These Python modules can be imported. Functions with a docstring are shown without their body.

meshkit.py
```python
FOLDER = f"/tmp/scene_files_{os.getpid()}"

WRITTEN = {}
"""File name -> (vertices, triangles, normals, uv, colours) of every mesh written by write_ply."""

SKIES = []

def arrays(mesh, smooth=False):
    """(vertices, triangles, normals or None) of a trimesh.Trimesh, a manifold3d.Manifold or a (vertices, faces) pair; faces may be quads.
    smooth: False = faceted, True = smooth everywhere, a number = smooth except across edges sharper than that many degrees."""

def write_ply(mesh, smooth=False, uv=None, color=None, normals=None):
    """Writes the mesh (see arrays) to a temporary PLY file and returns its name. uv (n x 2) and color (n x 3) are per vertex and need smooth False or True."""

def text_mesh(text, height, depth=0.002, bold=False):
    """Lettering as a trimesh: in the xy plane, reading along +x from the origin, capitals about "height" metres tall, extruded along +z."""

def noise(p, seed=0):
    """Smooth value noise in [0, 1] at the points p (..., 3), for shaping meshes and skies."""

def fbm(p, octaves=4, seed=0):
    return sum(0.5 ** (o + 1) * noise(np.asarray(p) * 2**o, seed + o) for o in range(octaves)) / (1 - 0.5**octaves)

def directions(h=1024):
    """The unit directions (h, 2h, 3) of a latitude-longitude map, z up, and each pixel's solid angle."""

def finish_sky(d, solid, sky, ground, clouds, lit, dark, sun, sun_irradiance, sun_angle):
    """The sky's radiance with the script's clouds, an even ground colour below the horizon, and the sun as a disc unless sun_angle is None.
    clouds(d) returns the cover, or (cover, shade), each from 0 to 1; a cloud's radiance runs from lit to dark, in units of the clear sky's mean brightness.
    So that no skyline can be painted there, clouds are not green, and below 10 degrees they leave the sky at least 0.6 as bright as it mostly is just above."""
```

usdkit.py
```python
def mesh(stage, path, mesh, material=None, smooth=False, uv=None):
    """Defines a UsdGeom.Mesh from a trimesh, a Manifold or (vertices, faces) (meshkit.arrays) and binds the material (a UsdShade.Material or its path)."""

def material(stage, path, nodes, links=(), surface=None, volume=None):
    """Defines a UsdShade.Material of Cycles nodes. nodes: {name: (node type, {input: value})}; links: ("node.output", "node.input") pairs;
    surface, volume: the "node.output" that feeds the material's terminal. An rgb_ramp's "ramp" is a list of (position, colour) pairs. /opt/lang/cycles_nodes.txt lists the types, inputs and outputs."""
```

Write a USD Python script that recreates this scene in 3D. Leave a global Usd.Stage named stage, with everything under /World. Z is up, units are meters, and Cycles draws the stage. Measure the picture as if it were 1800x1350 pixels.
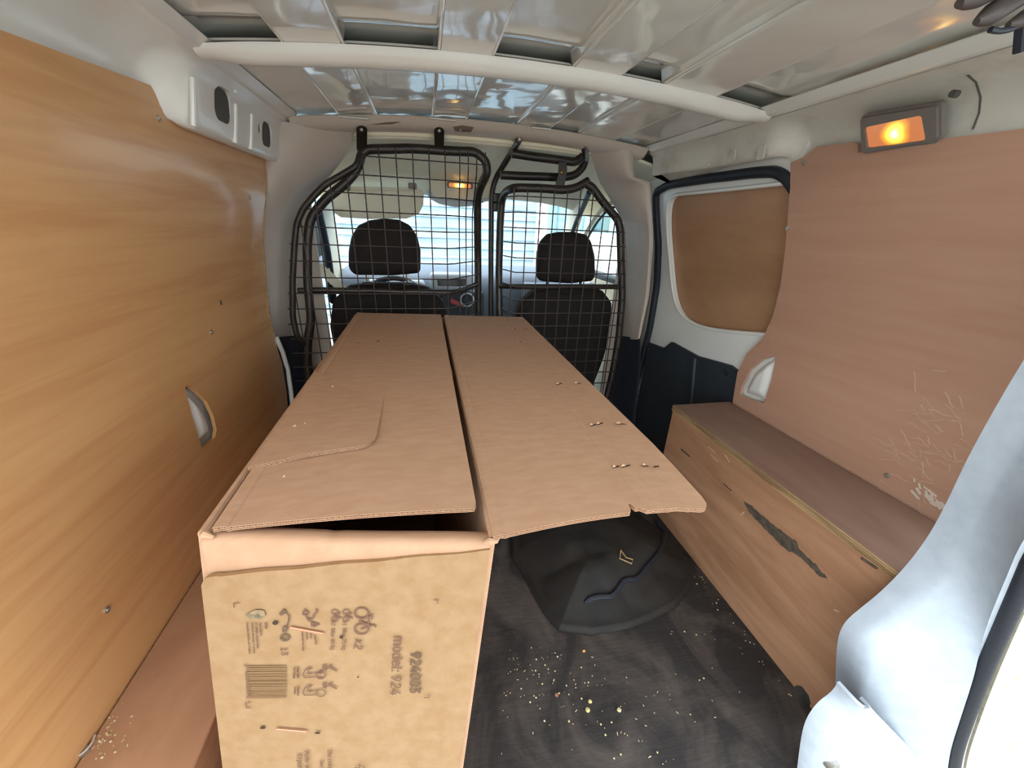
import math
import numpy as np, trimesh, manifold3d, usdkit, meshkit
from shapely.geometry import Polygon, LineString, Point, box as sbox
from shapely.ops import unary_union
from pxr import Usd, UsdGeom, UsdLux, UsdShade, Gf, Sdf

stage = Usd.Stage.CreateInMemory()
UsdGeom.Xform.Define(stage, '/World')
UsdGeom.Scope.Define(stage, '/World/Looks')
RNG = np.random.default_rng(7)

# ------------------------------------------------------------------ camera, sky, sun, exposure
H = 1.02                                   # eye height over the load floor; the eye stands at x = y = 0
F = 680.0                                  # focal length in pixels of a 1800 wide picture
_d = np.array([745 - 900, 389 - 675, F]); _d /= np.linalg.norm(_d)
_r = np.array([4.76, -.203, 1.]); _r -= _d * (_r @ _d); _r /= np.linalg.norm(_r)
_n = np.cross(_d, _r)
cam = UsdGeom.Camera.Define(stage, '/World/Camera')
right = np.array([_r[0], _d[0], -_n[0]]); up = -np.array([_r[1], _d[1], -_n[1]]); back = -np.array([_r[2], _d[2], -_n[2]])
m = np.eye(4); m[0, :3] = right; m[1, :3] = up; m[2, :3] = back; m[3, :3] = (0, 0, H)
cam.AddTransformOp().Set(Gf.Matrix4d(m.tolist()))
cam.CreateHorizontalApertureAttr(36.0); cam.CreateVerticalApertureAttr(27.0); cam.CreateFocalLengthAttr(13.6)
cam.CreateClippingRangeAttr((0.01, 500.0))
cam.CreateExposureAttr(-0.13)
dome = UsdLux.DomeLight.Define(stage, '/World/sky'); dome.CreateIntensityAttr(1.6); dome.CreateColorAttr(Gf.Vec3f(.86, .95, 1.0))
sun = UsdLux.DistantLight.Define(stage, '/World/sun'); sun.CreateIntensityAttr(9.0); sun.CreateAngleAttr(.6); sun.CreateColorAttr(Gf.Vec3f(1, .93, .82))
def aim(light, toward):                     # toward: the direction in which the light stands
    z = np.array(toward, float); z /= np.linalg.norm(z); x = np.cross([0, 0, 1.], z); x /= np.linalg.norm(x); y = np.cross(z, x)
    mm = np.eye(4); mm[0, :3] = x; mm[1, :3] = y; mm[2, :3] = z
    light.AddTransformOp().Set(Gf.Matrix4d(mm.tolist()))
aim(sun, (.62, .62, .60))

def ray(u, v):
    c = np.array([(u - 900) / F, (v - 675) / F, 1.]); return np.array([c @ _r, c @ _d, -(c @ _n)])
def P(u, v, x=None, y=None, z=None):        # the world point seen at a pixel of the photograph, at a known x, y or height z
    q = ray(u, v); s = x / q[0] if x is not None else y / q[1] if y is not None else (z - H) / q[2]
    return q * s + [0, 0, H]

# ------------------------------------------------------------------ prims
used = {}
def numbered(path):
    k = used.get(path, 0); used[path] = k + 1
    return path if k == 0 else f'{path}_{k:03d}'
bases = {}
def thing(name, label, cat=None, loc=(0, 0, 0), group=None, kind=None):
    path = numbered('/World/' + name); x = UsdGeom.Xform.Define(stage, path); x.AddTranslateOp().Set(Gf.Vec3d(*map(float, loc)))
    tagp(x.GetPrim(), label, cat, group, kind); bases[path] = np.array(loc, float)
    return path
def tagp(p, label=None, cat=None, group=None, kind=None):
    for k, v in (('label', label), ('category', cat), ('group', group), ('kind', kind)):
        if v: p.SetCustomDataByKey(k, v)
def base_of(path):
    for k, v in bases.items():
        if path == k or path.startswith(k + '/'): return v
    return np.zeros(3)
def obj(name, mesh, mat, parent=None, smooth=35, label=None, cat=None, group=None, kind=None):
    path = numbered((parent or '/World') + '/' + name)
    if hasattr(mesh, 'to_mesh'):
        mm_ = mesh.to_mesh(); mesh = trimesh.Trimesh(mm_.vert_properties[:, :3], mm_.tri_verts, process=False)
    if isinstance(mesh, tuple): mesh = trimesh.Trimesh(mesh[0], np.asarray(mesh[1]), process=False)
    mesh = mesh.copy(); mesh.vertices = mesh.vertices - (base_of(parent) if parent else 0)
    p = usdkit.mesh(stage, path, mesh, mat, smooth=smooth).GetPrim()
    tagp(p, label, cat, group, kind)
    return path

# ------------------------------------------------------------------ shapes
cat_ = trimesh.util.concatenate
def sstep(a, b, x): t = np.clip((np.asarray(x, float) - a) / (b - a), 0, 1); return t * t * (3 - 2 * t)
def quads(nu, nv, close_u=False):
    i = np.arange(nu if close_u else nu - 1); a = (i[:, None] * nv + np.arange(nv - 1)[None]).ravel(); b = (((i + 1) % nu)[:, None] * nv + np.arange(nv - 1)[None]).ravel()
    return np.vstack([np.c_[a, b, b + 1], np.c_[a, b + 1, a + 1]])
def sheet(G, th):                           # a grid of points (n, m, 3) made a solid of thickness th on the side of its normal
    G = np.asarray(G, float); n, m_ = G.shape[:2]
    N = np.cross(np.gradient(G, axis=0), np.gradient(G, axis=1)); N /= np.maximum(np.linalg.norm(N, axis=2, keepdims=True), 1e-12)
    A, B = G.reshape(-1, 3), (G - N * th).reshape(-1, 3); f = quads(n, m_); k = n * m_
    loop = [i * m_ for i in range(n)] + [(n - 1) * m_ + j for j in range(1, m_)] + [i * m_ + m_ - 1 for i in range(n - 2, -1, -1)] + [j for j in range(m_ - 2, 0, -1)]
    a = np.array(loop); b = np.roll(a, -1)
    F_ = np.vstack([f, f[:, ::-1] + k, np.c_[a, a + k, b], np.c_[b, a + k, b + k]])
    t = trimesh.Trimesh(np.vstack([A, B]), F_, process=False)
    return t
def tube(path, r, n=10, cap=True):
    p = np.asarray(path, float); t = np.gradient(p, axis=0); t /= np.linalg.norm(t, axis=1, keepdims=True)
    u = np.cross(t[0], [0, 0, 1.]);  u = np.cross(t[0], [1., 0, 0]) if np.linalg.norm(u) < .1 else u
    rr = np.broadcast_to(np.asarray(r, float), len(p)); rows = []; a = np.linspace(0, 2 * np.pi, n, endpoint=False)
    for k in range(len(p)):
        u = u - t[k] * (u @ t[k]); u /= np.linalg.norm(u); w = np.cross(t[k], u)
        rows.append(p[k] + rr[k] * (np.cos(a)[:, None] * u + np.sin(a)[:, None] * w))
    V = np.array(rows); L = len(p); i = np.arange(L - 1)[:, None] * n; j = np.arange(n)[None]; j2 = (j + 1) % n
    f = np.vstack([np.stack([i + j, i + j2, i + n + j2], -1).reshape(-1, 3), np.stack([i + j, i + n + j2, i + n + j], -1).reshape(-1, 3)])
    V = V.reshape(-1, 3)
    if cap:
        V = np.vstack([V, p[0], p[-1]]); c0, c1 = L * n, L * n + 1; q = np.arange(n); q2 = (q + 1) % n
        f = np.vstack([f, np.c_[np.full(n, c0), q2, q], np.c_[np.full(n, c1), (L - 1) * n + q, (L - 1) * n + q2]])
    return trimesh.Trimesh(V, f, process=False)
def fillet(pts, r, n=6):                    # rounds the corners of a polyline
    p = [np.asarray(q, float) for q in pts]; out = [p[0]]
    for a, b, c in zip(p, p[1:], p[2:]):
        la, lc = np.linalg.norm(a - b), np.linalg.norm(c - b); d = min(r, la * .45, lc * .45)
        q0, q1 = b + (a - b) / la * d, b + (c - b) / lc * d
        for t in np.linspace(0, 1, n): out.append((1 - t) ** 2 * q0 + 2 * t * (1 - t) * b + t * t * q1)
    out.append(p[-1]); return np.array(out)
def rbox(x0, x1, y0, y1, z0, z1, r=.004):   # a box with chamfered edges
    pts = []
    for sx, a, b in ((1, x0, r), (-1, x1, r)):
        for sy, c in ((1, y0), (-1, y1)):
            for sz, e in ((1, z0), (-1, z1)):
                pts += [(a, c + sy * r, e + sz * r), (a + sx * r, c, e + sz * r), (a + sx * r, c + sy * r, e)]
    return trimesh.Trimesh(pts).convex_hull
def sbox3(cx, cy, cz, hx, hy, hz, r, seg=12):       # a box with really round edges
    s = manifold3d.Manifold.sphere(r, seg)
    return manifold3d.Manifold.batch_hull([s.translate([cx + a * (hx - r), cy + b * (hy - r), cz + c * (hz - r)]) for a in (-1, 1) for b in (-1, 1) for c in (-1, 1)])
def as_tm(m_):
    q = m_.to_mesh(); return trimesh.Trimesh(q.vert_properties[:, :3], q.tri_verts, process=False)
def as_mf(t):
    t = t.copy(); t.merge_vertices(); return manifold3d.Manifold(manifold3d.Mesh(np.asarray(t.vertices, np.float32), np.asarray(t.faces, np.uint32)))
def prism(poly, h):                         # a polygon in xy, extruded along +z
    gs = getattr(poly, 'geoms', [poly]); return cat_([trimesh.creation.extrude_polygon(g, h, engine='earcut') for g in gs if g.area > 1e-9])
def place(mesh, o, ex, ey, ez):             # local axes -> world
    t = mesh.copy(); M4 = np.eye(4); M4[:3, 0], M4[:3, 1], M4[:3, 2], M4[:3, 3] = ex, ey, ez, o; t.apply_transform(M4); return t
def board_yz(poly, xfun, th, fine=.05, inward=1):   # a panel outlined in (y, z), bent to x = xfun(y, z); th goes outwards
    t = prism(poly, th); v, f = trimesh.remesh.subdivide_to_size(t.vertices, t.faces, fine, max_iter=12)
    v = np.array(v); x = xfun(v[:, 0], v[:, 1]) - inward * v[:, 2]
    t = trimesh.Trimesh(np.c_[x, v[:, 0], v[:, 1]], f if inward < 0 else f, process=True)
    t.fix_normals(); return t
def chaikin(pts, n=3):
    p = np.array(pts, float)
    for _ in range(n): q = np.roll(p, -1, 0); p = np.stack([.75 * p + .25 * q, .25 * p + .75 * q], 1).reshape(-1, 2)
    return Polygon(p)
def rpoly(pts, r):                          # polygon with rounded corners
    return Polygon(pts).buffer(-r).buffer(2 * r).buffer(-r)
def slug(a, b, r): return LineString([a, b]).buffer(r)

# ------------------------------------------------------------------ materials
def M(name, c1, c2=None, scale=(4, 4, 4), rough=.5, bump=0., bscale=None, detail=4, spec=.5, metal=0., coat=0., lo=.35, hi=.65, emis=None, es=0., rough2=None, dist=0., coat_rough=.1, bdist=.01):
    n = {'p': ('principled_bsdf', dict(roughness=rough, specular_ior_level=spec, metallic=metal, coat_weight=coat, coat_roughness=coat_rough, base_color=c1))}; l = []
    if c2 is not None or bump:
        n['t'] = ('texture_coordinate', {}); n['m'] = ('mapping', dict(scale=scale)); l += [('t.object', 'm.vector')]
    if c2 is not None:
        n['n'] = ('noise_texture', dict(scale=1., detail=float(detail), roughness=.6, distortion=float(dist))); n['r'] = ('rgb_ramp', dict(ramp=[(lo, c1), (hi, c2)]))
        l += [('m.vector', 'n.vector'), ('n.fac', 'r.fac'), ('r.color', 'p.base_color')]
        if rough2 is not None:
            n['rr'] = ('map_range', dict(from_min=lo, from_max=hi, to_min=rough, to_max=rough2, clamp=True)); l += [('n.fac', 'rr.value'), ('rr.result', 'p.roughness')]
    if bump:
        n['m2'] = ('mapping', dict(scale=bscale or scale)); n['n2'] = ('noise_texture', dict(scale=1., detail=3.)); n['b'] = ('bump', dict(strength=bump, distance=bdist))
        l += [('t.object', 'm2.vector'), ('m2.vector', 'n2.vector'), ('n2.fac', 'b.height'), ('b.normal', 'p.normal')]
    if emis: n['p'][1].update(emission_color=emis, emission_strength=es)
    return usdkit.material(stage, '/World/Looks/' + name, n, l, surface='p.BSDF')
def srgb(r, g, b): return tuple(float(((c / 255 + .055) / 1.055) ** 2.4 if c > 10 else c / 255 / 12.92) for c in (r, g, b))

white = M('white_paint', srgb(226, 226, 219), srgb(233, 233, 228), scale=(3, 3, 3), rough=.32, coat=.3)
roofmat = M('roof_paint', srgb(224, 224, 216), srgb(230, 230, 224), scale=(3, 3, 3), rough=.2, coat=1., bump=.25, bscale=(7, 5, 7), bdist=.010, coat_rough=.07, spec=.8)
railR = M('dusty_white_paint', srgb(216, 213, 202), srgb(190, 182, 166), scale=(9, 9, 9), rough=.4, lo=.5, hi=.8)
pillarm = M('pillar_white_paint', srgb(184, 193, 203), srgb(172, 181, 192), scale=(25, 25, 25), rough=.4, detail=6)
plyL = M('birch_plywood', srgb(214, 166, 114), srgb(200, 148, 98), scale=(6, 2.2, 34), rough=.32, coat=.3, bump=.06, bscale=(60, 6, 160), bdist=.002, dist=.3, detail=6, rough2=.45)
plyR = M('brown_plywood', srgb(190, 148, 124), srgb(183, 140, 116), scale=(3, 2.5, 26), rough=.5, bump=.05, bscale=(60, 8, 140), bdist=.002, dist=.3)
plyW = M('window_plywood', srgb(182, 140, 104), srgb(166, 124, 90), scale=(3, 2.5, 8), rough=.5, dist=.5)
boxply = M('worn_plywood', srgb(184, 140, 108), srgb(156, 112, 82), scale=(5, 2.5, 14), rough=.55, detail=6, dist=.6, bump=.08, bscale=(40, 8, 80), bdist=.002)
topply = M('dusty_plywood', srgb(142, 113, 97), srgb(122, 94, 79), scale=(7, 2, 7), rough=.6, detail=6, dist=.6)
edgeply = M('plywood_edge', srgb(190, 158, 112), srgb(140, 108, 72), scale=(60, 6, 60), rough=.7)
kraft = M('kraft_cardboard', srgb(189, 149, 119), srgb(181, 140, 110), scale=(24, 70, 24), rough=.8, detail=5, bump=.08, bscale=(5, 160, 5), bdist=.0008, spec=.25)
kraft2 = M('kraft_print_face', srgb(158, 126, 92), srgb(148, 115, 80), scale=(45, 45, 45), rough=.8, detail=6, spec=.25)
kedge = M('cardboard_liner', srgb(196, 160, 126), srgb(170, 130, 98), scale=(90, 90, 90), rough=.85)
flute = M('cardboard_flute', srgb(150, 112, 82), rough=.9)
ink = M('print_ink', srgb(112, 80, 66), rough=.8, spec=.2)
inkg = M('print_ink_grey', srgb(92, 72, 58), srgb(108, 86, 66), scale=(200, 200, 200), rough=.8, spec=.2)
copper = M('copper_staple', srgb(214, 150, 120), rough=.35, metal=.8)
slitm = M('torn_slit', srgb(60, 40, 30), rough=.9)
nib = M('torn_paper', srgb(206, 162, 128), rough=.8)
floorm = M('dirty_floor', srgb(44, 40, 39), srgb(84, 75, 70), scale=(7, 4, 7), rough=.75, detail=9, dist=1.2, lo=.42, hi=.66, bump=.35, bscale=(14, 60, 14), bdist=.004, rough2=.6)
rubberm = M('black_rubber_sheet', srgb(24, 22, 21), srgb(42, 36, 31), scale=(9, 9, 9), rough=.75, detail=5, bump=.1, bscale=(30, 30, 30))
blk = M('black_tube_paint', srgb(34, 31, 28), srgb(52, 44, 36), scale=(20, 20, 20), rough=.38)
wirem = M('wire', srgb(52, 40, 36), rough=.45, metal=.3)
seal = M('black_seal', srgb(30, 33, 42), rough=.55)
dkpl = M('dark_plastic', srgb(44, 50, 56), srgb(50, 56, 62), scale=(8, 8, 8), rough=.55, bump=.05, bscale=(150, 150, 150), bdist=.002)
dkbl = M('navy_plastic', srgb(34, 38, 48), rough=.55)
trimg = M('grey_trim', srgb(196, 184, 172), srgb(186, 174, 162), scale=(4, 4, 4), rough=.55, bump=.04, bscale=(200, 200, 200), bdist=.002)
cream = M('cream_headliner', srgb(242, 237, 216), srgb(236, 230, 206), scale=(12, 12, 12), rough=.9, spec=.2)
creamp = M('cream_plastic', srgb(228, 220, 198), rough=.55)
fabric = M('seat_fabric', srgb(40, 36, 34), srgb(48, 43, 40), scale=(180, 180, 180), rough=.95, spec=.2, bump=.15, bscale=(300, 300, 300), bdist=.002)
dashm = M('dash_plastic', srgb(112, 122, 138), srgb(120, 130, 146), scale=(6, 6, 6), rough=.5)
dashl = M('dash_pale_plastic', srgb(190, 196, 204), rough=.4)
screenm = M('screen_glass', srgb(14, 15, 18), rough=.15)
chrome = M('bright_metal', srgb(200, 198, 192), rough=.22, metal=1.)
screwm = M('screw_steel', srgb(190, 186, 178), rough=.3, metal=.8)
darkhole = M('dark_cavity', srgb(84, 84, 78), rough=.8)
hingem = M('hinge_brown_grey', srgb(72, 62, 59), rough=.5)
lampgrey = M('lamp_housing', srgb(122, 114, 108), rough=.5)
gouge = M('gouged_wood', srgb(66, 58, 52), srgb(96, 82, 68), scale=(80, 80, 80), rough=.9)
scuff = M('pale_scuff', srgb(206, 176, 150), srgb(196, 160, 130), scale=(80, 80, 80), rough=.8)
peel = M('bare_primer', srgb(122, 110, 98), rough=.7)
chipm = M('wood_chip', srgb(222, 210, 180), srgb(196, 176, 120), scale=(150, 150, 150), rough=.8)
crumbm = M('yellow_crumb', srgb(206, 190, 130), rough=.8)
siding = M('blue_grey_siding', srgb(176, 200, 212), srgb(146, 174, 192), scale=(1.5, 1.5, 14), rough=.6, detail=6)
whitewood = M('white_post', srgb(238, 238, 234), rough=.5)
tealm = M('teal_cladding', srgb(176, 206, 206), srgb(158, 192, 194), scale=(3, 3, 3), rough=.6)
asphalt = M('pale_concrete', srgb(168, 164, 158), srgb(152, 148, 142), scale=(3, 3, 3), rough=.9)
carblue = M('blue_car_paint', srgb(96, 120, 150), rough=.25, coat=.8)
tyre = M('tyre', srgb(26, 26, 27), rough=.8)
redm = M('red_plastic', srgb(190, 60, 60), rough=.4)
def pane_material(name, tint):
    return usdkit.material(stage, '/World/Looks/' + name, {'t': ('transparent_bsdf', dict(color=tint)), 'g': ('glossy_bsdf', dict(color=(1, 1, 1), roughness=.02)), 'x': ('mix_closure', dict(fac=.07))},
                           [('t.BSDF', 'x.closure1'), ('g.BSDF', 'x.closure2')], surface='x.closure')
glass = pane_material('window_glass', (.97, .99, .99))
def lens_material(name, at, r0, r1, glow=14.):       # a lit amber lens: hottest around its bulb
    return usdkit.material(stage, '/World/Looks/' + name, {
        'g': ('geometry', {}), 's': ('vector_math', dict(math_type='distance', vector2=tuple(map(float, at)))),
        'mr': ('map_range', dict(from_min=float(r0), from_max=float(r1), to_min=1., to_max=0., clamp=True)), 'pw': ('math', dict(math_type='power', value2=2.2)),
        'st': ('math', dict(math_type='multiply_add', value2=glow, value3=.75)), 'cr': ('rgb_ramp', dict(ramp=[(0, (1, .34, .13)), (.35, (1, .36, .05)), (.7, (1, .5, .06)), (1, (1, .85, .4))])),
        'e': ('emission', {}), 'gl': ('glossy_bsdf', dict(color=(.8, .8, .8), roughness=.15)), 'x': ('mix_closure', dict(fac=.06))},
        [('g.position', 's.vector1'), ('s.value', 'mr.value'), ('mr.result', 'pw.value1'), ('pw.value', 'st.value1'), ('st.value', 'e.strength'), ('mr.result', 'cr.fac'), ('cr.color', 'e.color'), ('e.emission', 'x.closure1'), ('gl.BSDF', 'x.closure2')], surface='x.closure')

# ------------------------------------------------------------------ the van body: floor, walls, roof
def xl(y, z): return -.585 + .09 * sstep(-.35 + H, .20 + H, z)          # inner face of the left lining
def xr(y, z): return 1.08 - .09 * sstep(-.35 + H, .20 + H, z)
def zr(x): return H + .283 + .04 * (1 - ((np.asarray(x, float) - .23) / .64) ** 2)

gx, gy = np.meshgrid(np.linspace(-.66, 1.16, 60), np.linspace(.285, 1.72, 60), indexing='ij')
gz = (meshkit.fbm(np.stack([gx * 9, gy * 9, gx * 0], -1), 3) - .5) * .004
obj('floor', sheet(np.stack([gx, gy, gz - .001], -1), .03), floorm, kind='structure', label='dark grime-covered load floor strewn with crumbs', smooth=60)
obj('floor', rbox(-.66, 1.16, 1.72, 3.1, -.13, -.06), dkbl, kind='structure', label='dark cab floor under the seats')

for side, s, xf in (('left', -1, xl), ('right', 1, xr)):
    ys = np.linspace(.36 if s > 0 else .22, 1.02 if s > 0 else 1.72, 20); zs = np.linspace(-.05, H + .3, 24)
    Y, Z = np.meshgrid(ys, zs, indexing='ij')
    G = np.stack([xf(Y, Z) + s * (.035 + .03 * np.exp(-((Y - 1.0) / .12) ** 2 - ((Z - H + .45) / .12) ** 2)), Y, Z], -1)
    obj('wall_' + side, sheet(G if s < 0 else G[::-1], .012), white, kind='structure', label=f'white painted body side behind the {side} plywood lining', smooth=60)

# roof: two pressed panels, each with raised bands, on a bow and a header
ceil = thing('ceiling', 'glossy white pressed steel roof with lengthwise bands and cross bow', kind='structure')
bands = [(-.25, -.14), (.045, .157), (.335, .45), (.56, .70)]
def roof_panel(y0, y1, up_, seed, rear):
    xs = np.unique(np.r_[np.linspace(-.43, .90, 130), [e + o for b in bands for e in b for o in (-.004, .004)]])
    h = np.zeros_like(xs)
    for a, b in bands: h += sstep(a - .004, a + .004, xs) - sstep(b - .004, b + .004, xs)
    ys = np.linspace(y0, y1, 40); X, Y = np.meshgrid(xs, ys, indexing='ij')
    dent = (meshkit.fbm(np.stack([X * 9, Y * 9, X * 0 + seed], -1), 3) - .5) * .004
    r = np.random.default_rng(seed)
    for _ in range(16):
        cx, cy, w = r.uniform(-.2, .55), r.uniform(y0 + .08, y1 - .08), r.uniform(.012, .03); dent = dent + r.uniform(-.003, .003) * np.exp(-((X - cx) ** 2 + (Y - cy) ** 2) / w ** 2)
    lip = sstep(y1 - .07, y1 - .03, Y) if rear else 0 * Y
    hi = .018 * (1 - h)[:, None] * np.ones_like(Y) + .014 * lip * (1 - h)[:, None]
    Z = zr(X) + .004 + hi * up_ + dent * np.minimum(1, np.minimum(Y - y0, y1 - Y) / .05)
    return sheet(np.stack([X, Y, Z], -1)[::-1], .004)
obj('roof_panel', roof_panel(.33, 1.02, 1., 3, True), roofmat, ceil, smooth=25)
obj('roof_panel', roof_panel(1.02, 1.66, .45, 5, False), roofmat, ceil, smooth=25)
for k, (a, b) in enumerate(bands):
    for e in (a, b):
        for y0, y1 in ((.42, 1.0), (1.08, 1.55)):
            yy = np.linspace(y0, y1, 12); obj('seam_ridge', tube(np.c_[np.full(12, e), yy, zr(e) + .0075 + 0 * yy], .0035, 8), roofmat, ceil)
xs = np.linspace(-.405, .87, 50)
prof = [(1.000, .004), (1.002, -.006), (1.010, -.018), (1.022, -.024), (1.038, -.024), (1.050, -.016), (1.062, -.004), (1.075, .002)]
G = np.array([[(x, py, zr(x) + pz * (1 - .5 * sstep(.78, .87, x) - .5 * sstep(-.30, -.405, x))) for py, pz in prof] for x in xs])
obj('roof_bow', sheet(G[::-1], .004), white, ceil, smooth=40)
hp = [(1.545, .0), (1.55, -.005), (1.56, -.015), (1.575, -.025), (1.60, -.030), (1.63, -.030)]
xs = np.linspace(-.40, .84, 50); G = np.array([[(x, py, zr(x) + pz) for py, pz in hp] for x in xs])
obj('roof_header', sheet(G[::-1], .004), M('header_paint', srgb(206, 196, 184), rough=.5), ceil, smooth=40)
for a, b in ((.03, .12), (-.25, -.16), (.38, .45)):
    obj('header_tab', rbox(a, b, 1.535, 1.565, float(zr(a)) - .006, float(zr(a)) - .002, .001), white, ceil)
pat = Polygon([P(795, 226, y=1.56)[[0, 2]], P(833, 224, y=1.56)[[0, 2]], P(828, 234, y=1.56)[[0, 2]], P(815, 243, y=1.56)[[0, 2]], P(800, 236, y=1.56)[[0, 2]]])
def on_header(poly):
    t = prism(poly, .0006); v, f = trimesh.remesh.subdivide_to_size(t.vertices, t.faces, .01, max_iter=10); v = np.array(v)
    dz = zr(v[:, 0]) - v[:, 1]
    return trimesh.Trimesh(np.c_[v[:, 0], np.interp(dz, [.005, .015, .025, .03], [1.549, 1.559, 1.574, 1.60]) - v[:, 2] - .0012, v[:, 1]], f[:, ::-1], process=False)
pts = []
for px, py in ((796, 223), (812, 221), (833, 224), (829, 231), (822, 236), (812, 241), (808, 236), (801, 233)):
    q = P(px, py, y=1.563); pts.append((q[0], np.clip(q[2], float(zr(q[0])) - .028, float(zr(q[0])) - .005)))
obj('peeled_patch', on_header(Polygon(pts).buffer(0)), peel, ceil, label='dark patch of flaked paint on the header')
pts = [(q[0], float(zr(q[0])) - d_) for q, d_ in ((P(650, 228, y=1.563), .022), (P(680, 226, y=1.563), .016), (P(707, 226, y=1.563), .014), (P(690, 230, y=1.563), .020))]
obj('peeled_patch', on_header(Polygon(pts).buffer(0)), peel, ceil)
for s, e in ((-1, -.405), (1, .865)):
    yy = np.linspace(.42, 1.56, 30)
    G = np.array([[(e - s * .03, y, float(zr(e)) + .012), (e - s * .012, y, float(zr(e)) - .002), (e, y, float(zr(e)) - .004), (e + s * .012, y, float(zr(e)) - .003)] for y in yy])
    obj('roof_flange', sheet(G if s > 0 else G[::-1], .003), white, ceil, smooth=40)

xs = np.linspace(-.72, 1.21, 40); ys = np.linspace(.30, 2.42, 20); X, Y = np.meshgrid(xs, ys, indexing='ij')
Z = zr(np.clip(X, -.42, .88)) + .040 - .05 * np.clip((Y - 1.6) / .8, 0, 1) ** 2 * 3 - .02 * (np.abs(X - .245) > .66)
obj('roof_skin', sheet(np.stack([X, Y, Z], -1)[::-1], .004), roofmat, ceil, smooth=40)
for xx in (-.70, 1.19): obj('body_side', rbox(xx - .006, xx + .006, .30, 1.92, -.3, H + .31, .002), white, ceil)

# pressed side rails under the roof
A_ = np.array([(-.505, .165), (-.513, .20), (-.512, .225), (-.50, .248), (-.475, .268), (-.45, .276), (-.425, .281), (-.40, .284)])
B_ = np.array([(-.50, .175), (-.485, .160), (-.466, .160), (-.454, .172), (-.447, .20), (-.437, .25), (-.425, .270), (-.40, .284)])
C_ = np.array([(-.50, .220), (-.485, .206), (-.468, .204), (-.456, .212), (-.448, .226), (-.437, .254), (-.425, .270), (-.40, .284)])
def rail(mirror):
    ys = np.r_[np.linspace(.34, .98, 16), np.linspace(.99, 1.09, 12), np.linspace(1.10, 1.60, 16)]; rows = []
    for y in ys:
        k = float(sstep(.99, 1.08, y)); p = A_ * (1 - k) + (C_ if mirror else B_) * k; p = p + [float(sstep(1.2, 1.6, y)) * .07 * mirror, 0] * np.linspace(1, .3, 8)[:, None]
        rows.append([(x, y, z + H) for x, z in p] + [(-.40, y, H + .296), (-.55, y, H + .296), (-.55, y, H + .165)])
    V = np.array(rows); n = V.shape[1]; L = len(ys)
    i = np.arange(L - 1)[:, None] * n; j = np.arange(n)[None]; j2 = (j + 1) % n
    f = np.vstack([np.stack([i + j, i + n + j2, i + j2], -1).reshape(-1, 3), np.stack([i + j, i + n + j, i + n + j2], -1).reshape(-1, 3)])
    Vf = V.reshape(-1, 3); tri = np.array(trimesh.creation.triangulate_polygon(Polygon(V[0][:, [0, 2]]), engine='earcut')[1])
    f = np.vstack([f, tri, tri[:, ::-1] + (L - 1) * n])
    t = trimesh.Trimesh(Vf, f, process=False); t.fix_normals()
    if mirror:
        t.vertices[:, 0] = .495 - t.vertices[:, 0]; t.faces = t.faces[:, ::-1]
    return t
left_rail = thing('trim_left_rail', 'white pressed roof rail with two oval holes above the left plywood', kind='structure')
rt = as_mf(rail(False)); plugs = []
def face_xz(y, t):                           # a point of the sloping face of the rail (front part)
    a, b = B_[3], B_[5]; return np.array([a[0] + (b[0] - a[0]) * t, y, H + a[1] + (b[1] - a[1]) * t])
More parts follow.
